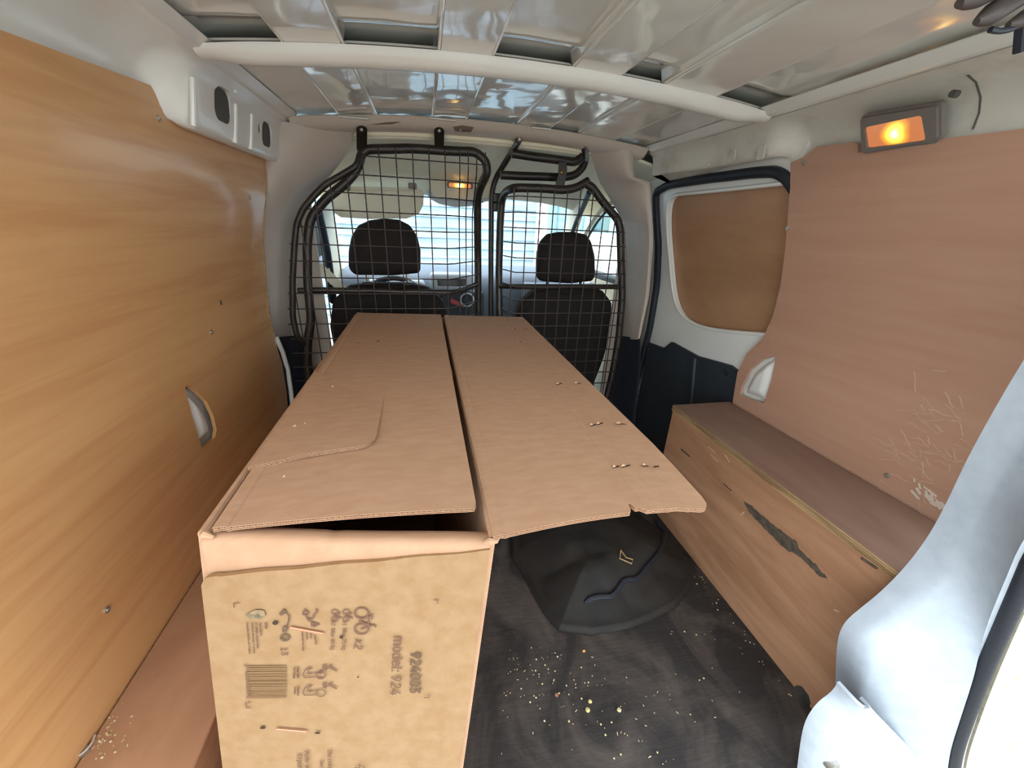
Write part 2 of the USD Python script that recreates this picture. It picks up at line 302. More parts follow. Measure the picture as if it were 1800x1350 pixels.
fn = np.array([.999, 0, -.12]); fn /= np.linalg.norm(fn); fu = np.cross(fn, [0, 1, 0]); fu = fu if fu[2] > 0 else -fu
for px, py, hw, hh in ((390, 185, .040, .034), (468, 236, .036, .031), (455, 225, .008, .012)):
    q = ray(px, py); o = face_xz(0, .5); s_ = (o - [0, 0, H]) @ fn / (q @ fn); c = q * s_ + [0, 0, H]
    pl = rpoly([(-hw, -hh), (hw, -hh), (hw, hh), (-hw, hh)], min(hw, hh) * .7)
    cut = place(prism(pl, .06), c - fn * .045, np.array([0, 1., 0]), fu, fn); cut.fix_normals(); rt = rt - as_mf(cut)
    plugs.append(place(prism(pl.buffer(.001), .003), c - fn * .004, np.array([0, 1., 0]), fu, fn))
obj('rail_beam', as_tm(rt), white, left_rail, smooth=40)
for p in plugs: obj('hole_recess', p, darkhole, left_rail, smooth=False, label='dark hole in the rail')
for px, py in ((338, 165), (412, 200), (440, 215)):
    q = ray(px, py); o = face_xz(0, .5); c = q * ((o - [0, 0, H]) @ fn / (q @ fn)) + [0, 0, H]
    obj('rail_rib', tube(fillet([face_xz(c[1], -.12), face_xz(c[1], .15), face_xz(c[1], .95)], .01), .0055, 8), white, left_rail)
q = P(408, 140, x=-.428); obj('rail_pin', cat_([trimesh.creation.cylinder(.012, .006, 16).apply_translation(q), trimesh.creation.cylinder(.006, .03, 12).apply_translation(q - [0, 0, .012])]), white, left_rail)
right_rail = thing('trim_right_rail', 'dusty white pressed roof rail above the sliding door and right plywood', kind='structure')
obj('rail_beam', rail(True), railR, right_rail, smooth=40)
for px, py in ((1242, 285), (1287, 275), (1338, 268), (1178, 292)):
    q = ray(px, py); nn = fn * [-1, 1, 1]; o = face_xz(0, .5); o[0] = .495 - o[0]; c = q * ((o - [0, 0, H]) @ nn / (q @ nn)) + [0, 0, H]
    pl = rpoly([(-.013, -.018), (.013, -.018), (.013, .018), (-.013, .018)], .007)
    uu = fu * [-1, 1, 1]
    obj('rail_pad', place(prism(pl, .003), c - nn * .001, np.array([0, -1., 0]), uu, nn), railR, right_rail, smooth=30)
c = P(1678, 165, x=.945); obj('rail_bolt', trimesh.creation.cylinder(.006, .012, 12).apply_transform(trimesh.transformations.rotation_matrix(np.pi / 2, [0, 1, 0])).apply_translation(c), darkhole, right_rail)
yy = P(1690, 200, x=.965)[1]
obj('rail_seam', tube(np.array([(.495 - x - .001, yy, z + H) for x, z in A_[1:6]]), .0016, 6), darkhole, right_rail)

# B-pillar covers, either side of the bulkhead
def pillar(name, outer, inner, label, bulge, th=.006):
    o, i = np.array(outer), np.array(inner); n = 24
    def res(p):
        s = np.r_[0, np.cumsum(np.linalg.norm(np.diff(p, axis=0), axis=1))]; return np.stack([np.interp(np.linspace(0, s[-1], n), s, p[:, k]) for k in range(3)], 1)
    o, i = res(o), res(i); ts = np.linspace(0, 1, 12)
    G = np.array([[o[k] * (1 - t) + i[k] * t + np.array([0, -1, 0]) * bulge * math.sin(math.pi * t ** .7) for t in ts] for k in range(n)])
    return G
lt = thing('trim_left_pillar', 'grey moulded pillar cover left of the wire bulkhead', kind='structure')
outer = [P(u, v, y=1.60) for u, v in ((462, 218), (462, 300), (440, 400), (440, 520), (445, 592))]
inner = [P(u, v, y=y_) for u, v, y_ in ((622, 226, 1.645), (612, 262, 1.68), (585, 300, 1.74), (545, 340, 1.78), (522, 385, 1.80), (517, 450, 1.80), (508, 540, 1.80), (507, 590, 1.80))]
G = pillar('l', outer, inner, '', .05); obj('pillar_cover', sheet(G, -.006), trimg, lt, smooth=60)
outer = [P(u, v, y=1.60) for u, v in ((445, 590), (460, 640), (470, 720), (475, 800))]
inner = [P(u, v, y=1.80) for u, v in ((520, 590), (545, 640), (560, 700), (560, 800))]
obj('lower_cover', sheet(pillar('l', outer, inner, '', .03), -.006), dkbl, lt, smooth=60)
rtm = thing('trim_right_pillar', 'grey moulded pillar cover between the wire bulkhead and the sliding door', kind='structure')
outer = [P(u, v, y=1.60) for u, v in ((1112, 262), (1112, 315), (1142, 322), (1144, 430), (1137, 520), (1122, 592))]
inner = [P(u, v, y=y_) for u, v, y_ in ((1038, 262, 1.645), (1044, 285, 1.68), (1056, 320, 1.74), (1082, 362, 1.78), (1100, 395, 1.80), (1104, 460, 1.80), (1100, 520, 1.80), (1092, 592, 1.80))]
obj('pillar_cover', sheet(pillar('r', outer, inner, '', .05)[:, ::-1], -.006), trimg, rtm, smooth=60)
outer = [P(u, v, y=1.60) for u, v in ((1126, 590), (1126, 650), (1118, 720), (1114, 800))]
inner = [P(u, v, y=1.80) for u, v in ((1090, 590), (1082, 650), (1070, 720), (1050, 800))]
obj('lower_cover', sheet(pillar('r', outer, inner, '', .03)[:, ::-1], -.006), dkbl, rtm, smooth=60)

for a, b in ((-.70, -.44), (.93, 1.20)): obj('pillar_inner', rbox(a, b, 1.83, 1.85, -.05, H + .31, .002), trimg, lt if a < 0 else rtm)

# sliding door on the right, its window boarded up
door = thing('door_1', 'white sliding door with boarded window and dark lower panel', kind='structure')
def yz(u, v, x): q = P(u, v, x=x); return q[1], q[2]
def xd(y, z): return 1.098 - .10 * sstep(-.30 + H, .20 + H, z)
def dyz(u, v, off=0):                        # pixel on the door skin
    x = 1.05
    for _ in range(12): q = P(u, v, x=x); x = float(xd(q[1], q[2])) + off
    return q[1], q[2]
shell = sbox(1.0, -.02, 1.78, H + .26)
win = chaikin([dyz(u, v) for u, v in ((1173, 372), (1180, 343), (1210, 340), (1300, 331), (1480, 310), (1460, 596), (1310, 586), (1235, 577), (1196, 556), (1180, 510), (1175, 430))])
obj('door_skin', board_yz(shell.difference(win), xd, .02, .04, -1), white, door, smooth=50)
obj('window_board', board_yz(win.buffer(.02), lambda y, z: xd(y, z) + .022, .006, .08, -1), plyW, door, smooth=50, label='brown plywood boarding up the door window')
w = np.array(win.exterior.coords); obj('window_flange', tube(np.c_[xd(w[:, 0], w[:, 1]) - .001, w], .007, 8, False), white, door)
pts = [dyz(u, v) for u, v in ((1108, 735), (1118, 690), (1130, 640), (1146, 575), (1158, 500), (1161, 430), (1157, 370), (1156, 338), (1180, 325), (1250, 314), (1330, 304), (1366, 302), (1383, 312), (1394, 335))]
pp = fillet([(float(xd(y, z)) - .010 + (.0, .004, .010, .02)[max(0, k - len(pts) + 4)], y, z) for k, (y, z) in enumerate(pts)], .03, 5); obj('door_seal', tube(pp, .016, 10), seal, door)
low = Polygon([dyz(u, v) for u, v in ((1143, 602), (1170, 612), (1184, 601), (1230, 626), (1288, 642), (1301, 652), (1294, 705), (1290, 1000), (1080, 1000), (1118, 740))])
obj('lower_panel', board_yz(rpoly(list(low.exterior.coords)[:-1], .008), lambda y, z: xd(y, z) - .012, .012, .05, -1), dkpl, door, smooth=40, label='dark grey plastic lower door panel')
for u, v in ((1143, 613), (1176, 615), (1280, 650), (1283, 657)):
    y, z = dyz(u, v); obj('panel_clip', trimesh.creation.cylinder(.007, .006, 14).apply_transform(trimesh.transformations.rotation_matrix(np.pi / 2, [0, 1, 0])).apply_translation((float(xd(y, z)) - .014, y, z)), dkbl, door)
a, b = dyz(1226, 630), dyz(1219, 712)
obj('panel_rib', tube([(float(xd(*a)) - .012, *a), (float(xd(*b)) - .012, *b)], .008, 8), dkpl, door)

# rear door pillar in the right foreground
pil = thing('trim_rear_pillar', 'pale blue-white rear door pillar with black seal in the foreground', kind='structure')
inn = [(2250, 200), (2080, 400), (1950, 560), (1868, 680), (1812, 768), (1770, 838), (1735, 905), (1700, 965), (1668, 1008), (1635, 1045), (1596, 1082), (1560, 1110), (1535, 1130), (1522, 1150), (1515, 1180), (1510, 1240)]
out = [(2450, 250), (2250, 450), (2060, 650), (1950, 780), (1870, 880), (1812, 965), (1790, 1015), (1765, 1070), (1745, 1115), (1728, 1155), (1712, 1195), (1697, 1235), (1685, 1270), (1675, 1300), (1668, 1330), (1660, 1400)]
def chaik_open(p, n=2):
    p = np.array(p, float)
    for _ in range(n): q = np.stack([.75 * p[:-1] + .25 * p[1:], .25 * p[:-1] + .75 * p[1:]], 1).reshape(-1, 2); p = np.vstack([p[:1], q[1:-1], p[-1:]])
    return p
def rs(p, n): p = np.array(p, float); s = np.r_[0, np.cumsum(np.linalg.norm(np.diff(p, axis=0), axis=1))]; t = np.linspace(0, s[-1], n); return np.c_[np.interp(t, s, p[:, 0]), np.interp(t, s, p[:, 1])]
ii, oo = chaik_open(inn), chaik_open(out)
prof = [(0, .045), (0, .02), (.02, .006), (.07, 0), (.3, -.004), (.6, -.004), (.85, 0), (1, .004)]
G = np.array([[P(*(i * (1 - t) + o * t), y=.32 - .072 * t) + [0, dy, 0] for t, dy in prof] for i, o in zip(ii, oo)])
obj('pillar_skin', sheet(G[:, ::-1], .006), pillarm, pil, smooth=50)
sp = np.array([P(*(o + [9, 4]), y=.246) for o in oo]); obj('door_seal', tube(fillet(sp, .05, 3), .011, 12), seal, pil)
G = np.array([[P(*(o + np.array([k * 24 + 26, k * 9 + 10])), y=.246 - .006 * k) for k in range(6)] for o in oo])
obj('outer_flange', sheet(G[:, ::-1], .005), M('worn_flange', srgb(214, 206, 182), srgb(160, 150, 130), scale=(30, 30, 30), rough=.5, lo=.45, hi=.8), pil, smooth=50)
si = [(1515, 1180), (1506, 1230), (1503, 1238), (1490, 1252), (1468, 1266), (1450, 1288), (1440, 1312), (1432, 1350), (1420, 1420)]
so = [(1515, 1226), (1516, 1234), (1520, 1240), (1540, 1262), (1566, 1288), (1590, 1312), (1610, 1332), (1628, 1352), (1690, 1420)]
si = chaik_open(si[1:]); so = chaik_open(so[1:])
G = np.array([[P(*(np.array(i) * (1 - t) + np.array(o) * t), y=.27) + [0, dy, 0] for t, dy in ((0, .03), (.02, .012), (.1, 0), (.4, -.006), (.8, -.006), (.97, -.004), (1, .006))] for i, o in zip(si, so)])
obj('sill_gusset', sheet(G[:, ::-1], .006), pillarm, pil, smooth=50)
c = P(1462, 1345, y=.262); obj('sill_bolt', trimesh.creation.cylinder(.012, .012, 16).apply_transform(trimesh.transformations.rotation_matrix(np.pi / 2, [1, 0, 0])).apply_translation(c), screwm, pil)

# rear roof header, just inside the frame at the top right, and the hinge arms under it
hd = thing('trim_rear_header', 'white rear roof header at the top right corner', kind='structure')
xs = np.linspace(-.40, .86, 60)
def yfr(x): return np.interp(x, [-.40, -.34, -.25, .30, .43, .53, .61, .68, .73, .79, .86], [.46, .52, .57, .58, .57, .545, .525, .513, .505, .485, .42])
G = np.array([[(x, yfr(x) + .012, zr(x) + .006), (x, yfr(x), zr(x) - .006), (x, yfr(x) - .012, zr(x) - .012), (x, .5 * yfr(x) + .18, zr(x) - .014), (x, .36, zr(x) - .014), (x, .335, zr(x) - .03), (x, .325, zr(x) - .05), (x, .31, zr(x) - .05), (x, .305, zr(x) + .03)] for x in xs])
obj('header_skin', sheet(G, -.004), white, hd, smooth=50)

hg = thing('door_4', 'raised white tailgate whose dark hinge arms show at the top right corner', kind='structure')
for path, r in (([(1686, 6), (1720, -10), (1790, -44)], (.009, .012, .012)), ([(1716, 38), (1740, 26), (1768, 8), (1830, -30)], (.007, .011, .011, .011)), ([(1772, 44), (1800, 34), (1830, 18), (1860, 0)], (.006, .010, .010, .010))):
    pp = np.array([P(u, v, y=.42) for u, v in path]); q = fillet(pp, .03)
    rr = np.interp(np.linspace(0, 1, len(q)), np.linspace(0, 1, len(r)), r); rr[0] *= .5; obj('hinge_arm', tube(q, rr, 12), hingem, hg)
obj('hinge_hook', tube(fillet([P(u, v, y=.42) for u, v in ((1741, 52), (1755, 55), (1775, 52), (1810, 38))], .02), .003, 8), dkbl, hg)
obj('rubber_stop', tube([P(1803, 45, y=.42), P(1799, 88, y=.42)], .008, 10), dkbl, hg)
G = np.array([[(x, .30 - 1.15 * t, H + .34 + .20 * t - .03 * math.sin(math.pi * t)) for t in np.linspace(0, 1, 10)] for x in np.linspace(-.42, .90, 10)])
obj('tailgate_panel', sheet(G, .03), white, hg, smooth=50)

# ------------------------------------------------------------------ plywood linings
def lyz(u, v):
    x = -.56
    for _ in range(12): q = P(u, v, x=x); x = float(xl(q[1], q[2]))
    return q[1], q[2]
lp = thing('plywood_panel', 'glossy orange birch plywood sheet lining the whole left wall', 'plywood panel')
pts = [(.26, H - .84), (.26, H + .178), lyz(0, 52), lyz(130, 100)] + [lyz(u, v) for u, v in ((265, 150), (282, 180), (300, 204), (320, 216), (400, 250), (470, 277), (468, 330), (463, 380), (462, 430), (467, 500), (474, 560), (484, 600), (496, 640), (504, 690), (507, 730))] + [(1.60, H - .84)]
hole = rpoly([lyz(u, v) for u, v in ((323, 673), (345, 688), (363, 705), (375, 730), (381, 755), (378, 770), (355, 788), (340, 740))], .008)
obj('plywood_sheet', board_yz(Polygon(pts).difference(hole), lambda y, z: xl(y, z), .009, .05, 1), plyL, lp, smooth=40)
rp_ = np.array([lyz(u, v) for u, v in ((470, 277), (468, 330), (463, 380), (462, 430), (467, 500), (474, 560), (484, 600))])
obj('edge_strip', tube(np.c_[xl(rp_[:, 0], rp_[:, 1]) - .004, rp_[:, 0] + .003, rp_[:, 1]], .006, 8), edgeply, lp)
rp_ = np.array([lyz(u, v) for u, v in ((482, 596), (493, 620), (502, 650), (508, 690), (512, 730))]); obj('door_edge', tube(np.c_[xl(rp_[:, 0], rp_[:, 1]) + .004, rp_[:, 0] + .012, rp_[:, 1]], .009, 8), white, lp, label='white painted edge strip')
def screws(parent, pix, fnc, s, xf):
    for u, v in pix:
        y, z = fnc(u, v); x = float(xf(y, z)); R = trimesh.transformations.rotation_matrix(np.pi / 2, [0, 1, 0])
        obj('screw', cat_([trimesh.creation.cylinder(.006, .003, 14).apply_transform(R).apply_translation((x + s * .001, y, z)), trimesh.creation.annulus(.0015, .003, .002, 12).apply_transform(R).apply_translation((x + s * .003, y, z))]), screwm, parent)
def cup(hole_, xf, s, parent):
    g = hole_.buffer(.02); b = g.bounds; Y, Z = np.meshgrid(np.linspace(b[0], b[2], 26), np.linspace(b[1], b[3], 26), indexing='ij')
    d = np.array([hole_.exterior.distance(Point(a, c)) * (1 if hole_.contains(Point(a, c)) else -.3) for a, c in zip(Y.ravel(), Z.ravel())]).reshape(Y.shape)
    G = np.stack([xf(Y, Z) + s * (.022 - .020 * sstep(0, .035, d)), Y, Z], -1); obj('grip_recess', sheet(G if s < 0 else G[::-1], .004), white, parent, smooth=60, label='white painted metal behind the cut-out')
cup(hole, xl, -1, lp)
screws(lp, ((279, 208), (391, 249), (187, 1072), (371, 584), (438, 347)), lyz, 1, xl)
y, z = lyz(388, 530); obj('dent', place(prism(slug((0, -.006), (0, .006), .004), .001), (float(xl(y, z)) - .0003, y, z), np.array([0, 1., 0]), np.array([0, 0, 1.]), np.array([1., 0, 0])), gouge, lp)

def ryz(u, v):
    x = 1.05
    for _ in range(12): q = P(u, v, x=x); x = float(xr(q[1], q[2]))
    return q[1], q[2]
rp = thing('plywood_panel', 'matt reddish brown plywood sheet on the right wall, scuffed near the bottom', 'plywood panel')
pts = [ryz(u, v) for u, v in ((1390, 286), (1412, 276), (1436, 258), (1500, 250), (1508, 252), (1508, 268), (1645, 252), (1655, 244), (1800, 226))] + [(.34, H + .205), (.34, .30), (1.06, .30)] + [ryz(u, v) for u, v in ((1288, 705), (1296, 655), (1312, 622), (1340, 595), (1357, 560), (1372, 500), (1380, 440), (1385, 380), (1389, 330))]
holeR = rpoly([ryz(u, v) for u, v in ((1364, 625), (1340, 632), (1318, 650), (1303, 680), (1301, 694), (1320, 702), (1343, 709), (1355, 670))], .006)
obj('plywood_sheet', board_yz(Polygon(pts).difference(holeR), lambda y, z: xr(y, z), .009, .05, -1), plyR, rp, smooth=40)
cup(holeR, xr, 1, rp)
screws(rp, ((1414, 286), (1385, 401), (1560, 836)), ryz, -1, xr)
# pale scratches and scuffs low on the right lining
def on_right(poly, th=.0004):
    t = prism(poly, th); return trimesh.Trimesh(np.c_[xr(t.vertices[:, 0], t.vertices[:, 1]) - t.vertices[:, 2] - .0003, t.vertices[:, :2]], t.faces[:, ::-1], process=False)
sc = []
for _ in range(70):
    u, v = RNG.normal(1630, 55), RNG.normal(790, 65)
    if not (1540 < u < 1760 and 640 < v < 930): continue
    y, z = ryz(u, v); a = RNG.uniform(-.7, 1.2); L = RNG.uniform(.006, .024); pth = [(y + L * math.cos(a) * t, z + L * math.sin(a) * t + .15 * L * math.sin(t * 3)) for t in (-1, -.3, .3, 1)]
    sc.append(on_right(LineString(pth).buffer(RNG.uniform(.0004, .0010), resolution=2)))
obj('scratch', cat_(sc), scuff, rp, smooth=False, kind='stuff', label='pale scratches')
blobs = []
for _ in range(60):
    t = RNG.uniform(0, 1) ** .8; u = 1600 + 110 * t + RNG.normal(0, 8); v = 862 + 62 * t - abs(RNG.normal(0, 16)) * (1 - t)
    y, z = ryz(u, v); L = RNG.uniform(.002, .009); a = RNG.uniform(.2, 1.3)
    blobs.append(LineString([(y - L * math.cos(a), z - L * math.sin(a)), (y + L * math.cos(a), z + L * math.sin(a))]).buffer(RNG.uniform(.0008, .003), resolution=3))
obj('plaster_smear', on_right(unary_union(blobs)), M('plaster_smear', srgb(214, 198, 182), rough=.9), rp, smooth=False, label='whitish plaster smear')

# ------------------------------------------------------------------ wheel boxes
WB = thing('wheel_arch_box', 'long knee-high plywood box along the right wall with dark gouge', 'wheel box', (.96, .72, 0))
fp = sbox(.345, .002, 1.09, H - .585).difference(Polygon([(.39, 0), (.39, .012), (.40, .024), (.418, .026), (.43, .014), (.432, 0)]))
t = prism(fp, .018); side = trimesh.Trimesh(np.c_[.84 + t.vertices[:, 2], t.vertices[:, :2]], t.faces, process=False); side.fix_normals()
obj('front_board', side, boxply, WB, smooth=False)
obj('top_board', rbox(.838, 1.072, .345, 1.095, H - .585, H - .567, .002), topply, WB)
obj('end_board', rbox(.858, 1.075, 1.07, 1.088, .002, H - .585, .002), boxply, WB)
obj('worn_edge', cat_([rbox(.8365, .8415, .345, 1.094, H - .588 + k * .005, H - .5845 + k * .005, .0008) for k in range(4)]), edgeply, WB, label='worn layered plywood edge')
def on_front(poly, th=.0006): t = prism(poly, th); return trimesh.Trimesh(np.c_[.8398 - t.vertices[:, 2], t.vertices[:, :2]], t.faces[:, ::-1], process=False)
def fyz(u, v): q = P(u, v, x=.84); return q[1], q[2]
g = Polygon([fyz(u, v) for u, v in ((1307, 880), (1322, 890), (1345, 910), (1370, 930), (1400, 952), (1405, 965), (1430, 988), (1457, 1018), (1440, 1012), (1408, 980), (1385, 968), (1360, 945), (1335, 920), (1316, 900))]).buffer(0)
rough_ = Polygon([(x + RNG.normal(0, .0012), y + RNG.normal(0, .0012)) for x, y in LineString(list(g.exterior.coords)).segmentize(.006).coords[:-1]]).buffer(0)
obj('gouge', on_front(rough_), gouge, WB, smooth=False, label='long dark gouge')
for a, b, r in (((1516, 982), (1540, 998), .003), ((1600, 1043), (1620, 1058), .003), ((1272, 850), (1285, 862), .0018), ((1198, 790), (1212, 802), .003)):
    obj('gouge', on_front(slug(fyz(*a), fyz(*b), r)), gouge, WB, smooth=False)
for a, b in (((1246, 786), (1258, 796)), ((1250, 800), (1262, 812)), ((1275, 800), (1282, 812)), ((1303, 905), (1308, 900)), ((1467, 1072), (1474, 1075))):
    obj('scuff', on_front(slug(fyz(*a), fyz(*b), .0015)), scuff, WB, smooth=False)
WL = thing('wheel_arch_box', 'low plywood ledge box along the left wall beside the carton', 'wheel box', (-.49, .9, 0))
obj('top_board', rbox(-.582, -.40, .26, 1.60, H - .848, H - .83, .002), boxply, WL)
obj('front_board', rbox(-.418, -.402, .26, 1.60, .002, H - .848, .002), boxply, WL)

# ------------------------------------------------------------------ cargo lamp on the right rail
c0 = P(1583, 232, x=.965); lm = thing('cargo_lamp', 'lit amber cargo lamp in a grey housing on the right roof rail', 'lamp', tuple(c0))
TL, TR, BL, BR = P(1515, 207, x=.950), P(1655, 182, x=.950), P(1518, 268, x=.985), P(1652, 247, x=.985)
ex = (TR + BR - TL - BL); ex /= np.linalg.norm(ex); ez = np.cross(ex, TL - BL); ez /= np.linalg.norm(ez); ez = ez if ez[0] < 0 else -ez; ey = np.cross(ez, ex); ey = ey if ey[2] > 0 else -ey; ex = np.cross(ey, ez)
def onl(u, v, d=0.): q = ray(u, v); k = ((c0 - [0, 0, H]) @ ez + d) / (q @ ez); w_ = q * k + [0, 0, H] - c0; return w_ @ ex, w_ @ ey
body = rpoly([onl(1513, 203), onl(1655, 179), onl(1655, 246), onl(1515, 271)], .010); lens_o = rpoly([onl(1523, 222), onl(1624, 200), onl(1632, 245), onl(1528, 259)], .006)
obj('housing', place(cat_([prism(body, .012), prism(body.buffer(-.004).difference(lens_o), .018)]), c0 - ez * .012, ex, ey, ez), lampgrey, lm, smooth=30)
bulb = c0 + ex * onl(1577, 233)[0] + ey * onl(1577, 233)[1]
lt_ = prism(lens_o.buffer(.001), .004); v_, f_ = trimesh.remesh.subdivide_to_size(lt_.vertices, lt_.faces, .006, max_iter=10); lt_ = trimesh.Trimesh(v_, f_, process=False)
d2 = np.array([Point(p[:2]).distance(lens_o.exterior) for p in lt_.vertices]); lt_.vertices[:, 2] += .006 * np.minimum(1, d2 / .02)
obj('lens', place(lt_, c0 - ez * .003, ex, ey, ez), lens_material('amber_lens', bulb, .002, .034, 9.), lm, smooth=40, label='amber lens, glowing')

# ------------------------------------------------------------------ the cardboard carton
def W(x, y, z): return np.array([x, y, H + z])
FLt, FRt, BRt, BLt = W(-.275, .428, -.36), W(.064, .362, -.36), W(.064, 1.585, -.36), W(-.279, 1.625, -.36)
FLb, FRb, BRb, BLb = W(-.347, .372, -1.018), W(-.008, .312, -1.018), W(-.008, 1.585, -1.018), W(-.347, 1.625, -1.018)
box = thing('cardboard_box', 'long open brown cardboard carton with printed end standing in the middle of the van', 'cardboard box', tuple((FLb + FRb + BRb + BLb) / 4))
def lerp(a, b, t): return a * (1 - t) + b * t
def wallpanel(a, b, c, d, th, n=12, wob=.002, seed=0):   # a-b top edge, d-c bottom edge
    G = np.array([[lerp(lerp(a, b, s), lerp(d, c, s), t) for t in np.linspace(0, 1, n)] for s in np.linspace(0, 1, 2 * n)])
    N = np.cross(b - a, d - a); N /= np.linalg.norm(N)
    G = G + N * ((meshkit.fbm(G * 7, 3, seed) - .5) * 2 * wob * np.sin(np.linspace(0, np.pi, 2 * n))[:, None])[..., None]
    return sheet(G, th)
obj('side_wall', wallpanel(BLt, FLt, FLb, BLb, .006, seed=1), kraft, box, smooth=40)
obj('side_wall', wallpanel(FRt, BRt, BRb, FRb, .006, seed=2), kraft, box, smooth=40)
obj('end_wall', wallpanel(BRt, BLt, BLb, BRb, .006, seed=3), kraft, box, smooth=40)
obj('bottom', wallpanel(FLb + [0, 0, .006], FRb + [0, 0, .006], BRb + [0, 0, .006], BLb + [0, 0, .006], .005), kraft, box)
# inner end panel with its rounded top fold
ex_ = (FRt - FLt) / np.linalg.norm(FRt - FLt); dn = (FLb - FLt) / np.linalg.norm(FLb - FLt); fnrm = np.cross(ex_, dn); fnrm /= np.linalg.norm(fnrm); fnrm = fnrm if fnrm[1] < 0 else -fnrm
rows = []
for s in np.linspace(0, 1, 60):
    t_, b_ = lerp(FLt, FRt, s), lerp(FLb, FRb, s); row = []; kn = .0015 * math.exp(-((s - .43) / .02) ** 2)
    for back_, down in ((.026, .010), (.020, .0035), (.012, .001), (.004, .0005), (-.002, .003), (-.0045, .008), (-.005, .014), (-.003, .03), (0, .06), (0, .3), (0, .65)):
        row.append(t_ + (b_ - t_) / .66 * down - fnrm * back_ * (1 if back_ > 0 else 1) + [0, 0, -kn * (down < .02) + .001 * math.sin(9 * s) * (down < .02)])
    rows.append(row)
obj('end_panel', sheet(np.array(rows)[::-1], .004), kraft, box, smooth=60)
# outer printed panel
TLp, TRp = lerp(FLt, FLb, .082) + fnrm * .010, lerp(FRt, FRb, .012) + fnrm * .008; BRp, BLp = FRb + fnrm * .008, FLb + fnrm * .010
TLp = TLp - ex_ * .002; BLp = BLp - ex_ * .002
G = []
for s in np.linspace(0, 1, 90):
    cor = .012 * (1 - math.sqrt(max(0, 1 - (1 - min(1, s / .035)) ** 2))); G.append([lerp(lerp(TLp, TRp, s), lerp(BLp, BRp, s), t + (1 - t) * (cor / .62 + .0012 * math.sin(s * 23) * (s > .06))) for t in np.linspace(0, 1, 30)])
obj('printed_panel', sheet(np.array(G)[::-1], .006), kraft2, box, smooth=50, label='tan end panel printed with brown text and pictograms')
# printing: placed by where it stands on the panel
pn = np.cross(TRp - TLp, BLp - TLp); pn /= np.linalg.norm(pn); pn = pn if pn[1] < 0 else -pn; p0 = (TLp + TRp + BLp) / 3
dd = (lerp(BLp, BRp, .5) - lerp(TLp, TRp, .5)); dd -= pn * (dd @ pn); dd /= np.linalg.norm(dd); rr_ = np.cross(dd, pn); rr_ = rr_ if rr_[0] > 0 else -rr_
def onp(u, v):                              # (right, down) on the panel, from p0
    q = ray(u, v); k = ((p0 - [0, 0, H]) @ pn) / (q @ pn); w_ = q * k + [0, 0, H] - p0; return np.array([w_ @ rr_, w_ @ dd])
PZ = p0 + pn * .0016
def flat(poly, mat_, name, label=None, th=.0003, smooth=False):
    t = prism(poly, th); q = t.vertices; V = PZ + q[:, :1] * rr_ + q[:, 1:2] * dd + q[:, 2:] * pn
    t = trimesh.Trimesh(V, t.faces, process=False); t.fix_normals(); return obj(name, t, mat_, box, smooth=smooth, label=label)
def text(s, a, b, bold=False, mat_=ink, hk=None):     # reads from pixel a to pixel b (bases of the first and last letter)
    A, B = onp(*a), onp(*b); L = np.linalg.norm(B - A); e = (B - A) / L; u_ = np.array([-e[1], e[0]]); u_ = u_ if u_[0] > 0 else -u_
    t = meshkit.text_mesh(s, 1., .02, bold); t.vertices[:, 0] -= t.bounds[0, 0]; k = L / t.bounds[1, 0]; kh = hk if hk else k
    q = t.vertices; xy = A + q[:, :1] * k * e + q[:, 1:2] * kh * u_
    V = PZ + xy[:, :1] * rr_ + xy[:, 1:] * dd + (q[:, 2:] * .015) * pn
    t = trimesh.Trimesh(V, t.faces, process=False); t.fix_normals(); obj('printed_text', t, mat_, box, smooth=False)
text('924003', (722, 1145), (721, 1216), True, inkg)
text('model: 924', (692, 1117), (686, 1219))
text('x2', (625, 1121), (622, 1138))
text('x1  Max 25 kg', (603, 1089), (602, 1140)); text('x2  Max 46 kg', (583, 1089), (582, 1140))
text('13', (494, 1137), (496, 1150))
text('0908', (466, 1092), (467, 1103), True); text('Type adapter', (457, 1092), (459, 1116)); text('13-poliges Stecksystem', (450, 1092), (453, 1138)); text('Connexion électrique 13 broches', (443, 1092), (447, 1147)); text('Conexión eléctrica de 13 pines', (434, 1092), (439, 1147))
text('capacity', (553, 1114), (555, 1131)); text('Stützlast', (546, 1108), (547, 1121)); text('portante', (539, 1109), (540, 1122)); text('capacidad de carga', (531, 1108), (533, 1142))
text('Brink BMC', (523, 1171), (523, 1190), True); text('Fix Towbar', (517, 1171), (516, 1191), True); text('Standard', (524, 1204), (523, 1220)); text('Towbar', (518, 1205), (518, 1218))
text('ok', (568, 1166), (567, 1177), True); text('ok', (568, 1198), (568, 1208), True)
text('0', (430, 1166), (430, 1169)); text('91021', (432, 1178), (434, 1198)); text('26698', (434, 1201), (438, 1222)); text('8', (437, 1231), (437, 1233))
text('The compact', (576, 1315), (578, 1362)); text('Der kompakte', (563, 1335), (563, 1375)); text('Porte-vélos', (536, 1318), (538, 1362)); text('El portabicicletas', (523, 1324), (525, 1390)); text('T', (627, 1345), (627, 1352))
def strokes(lines, r, name='pictogram', mat_=ink, label=None):
    g = unary_union([LineString([onp(*p) for p in l]).buffer(r, resolution=4) for l in lines]); return flat(g, mat_, name, label)
def circ(u, v, ru, rv, n=28): return [(u + ru * math.cos(t), v + rv * math.sin(t)) for t in np.linspace(0, 2 * np.pi, n)]
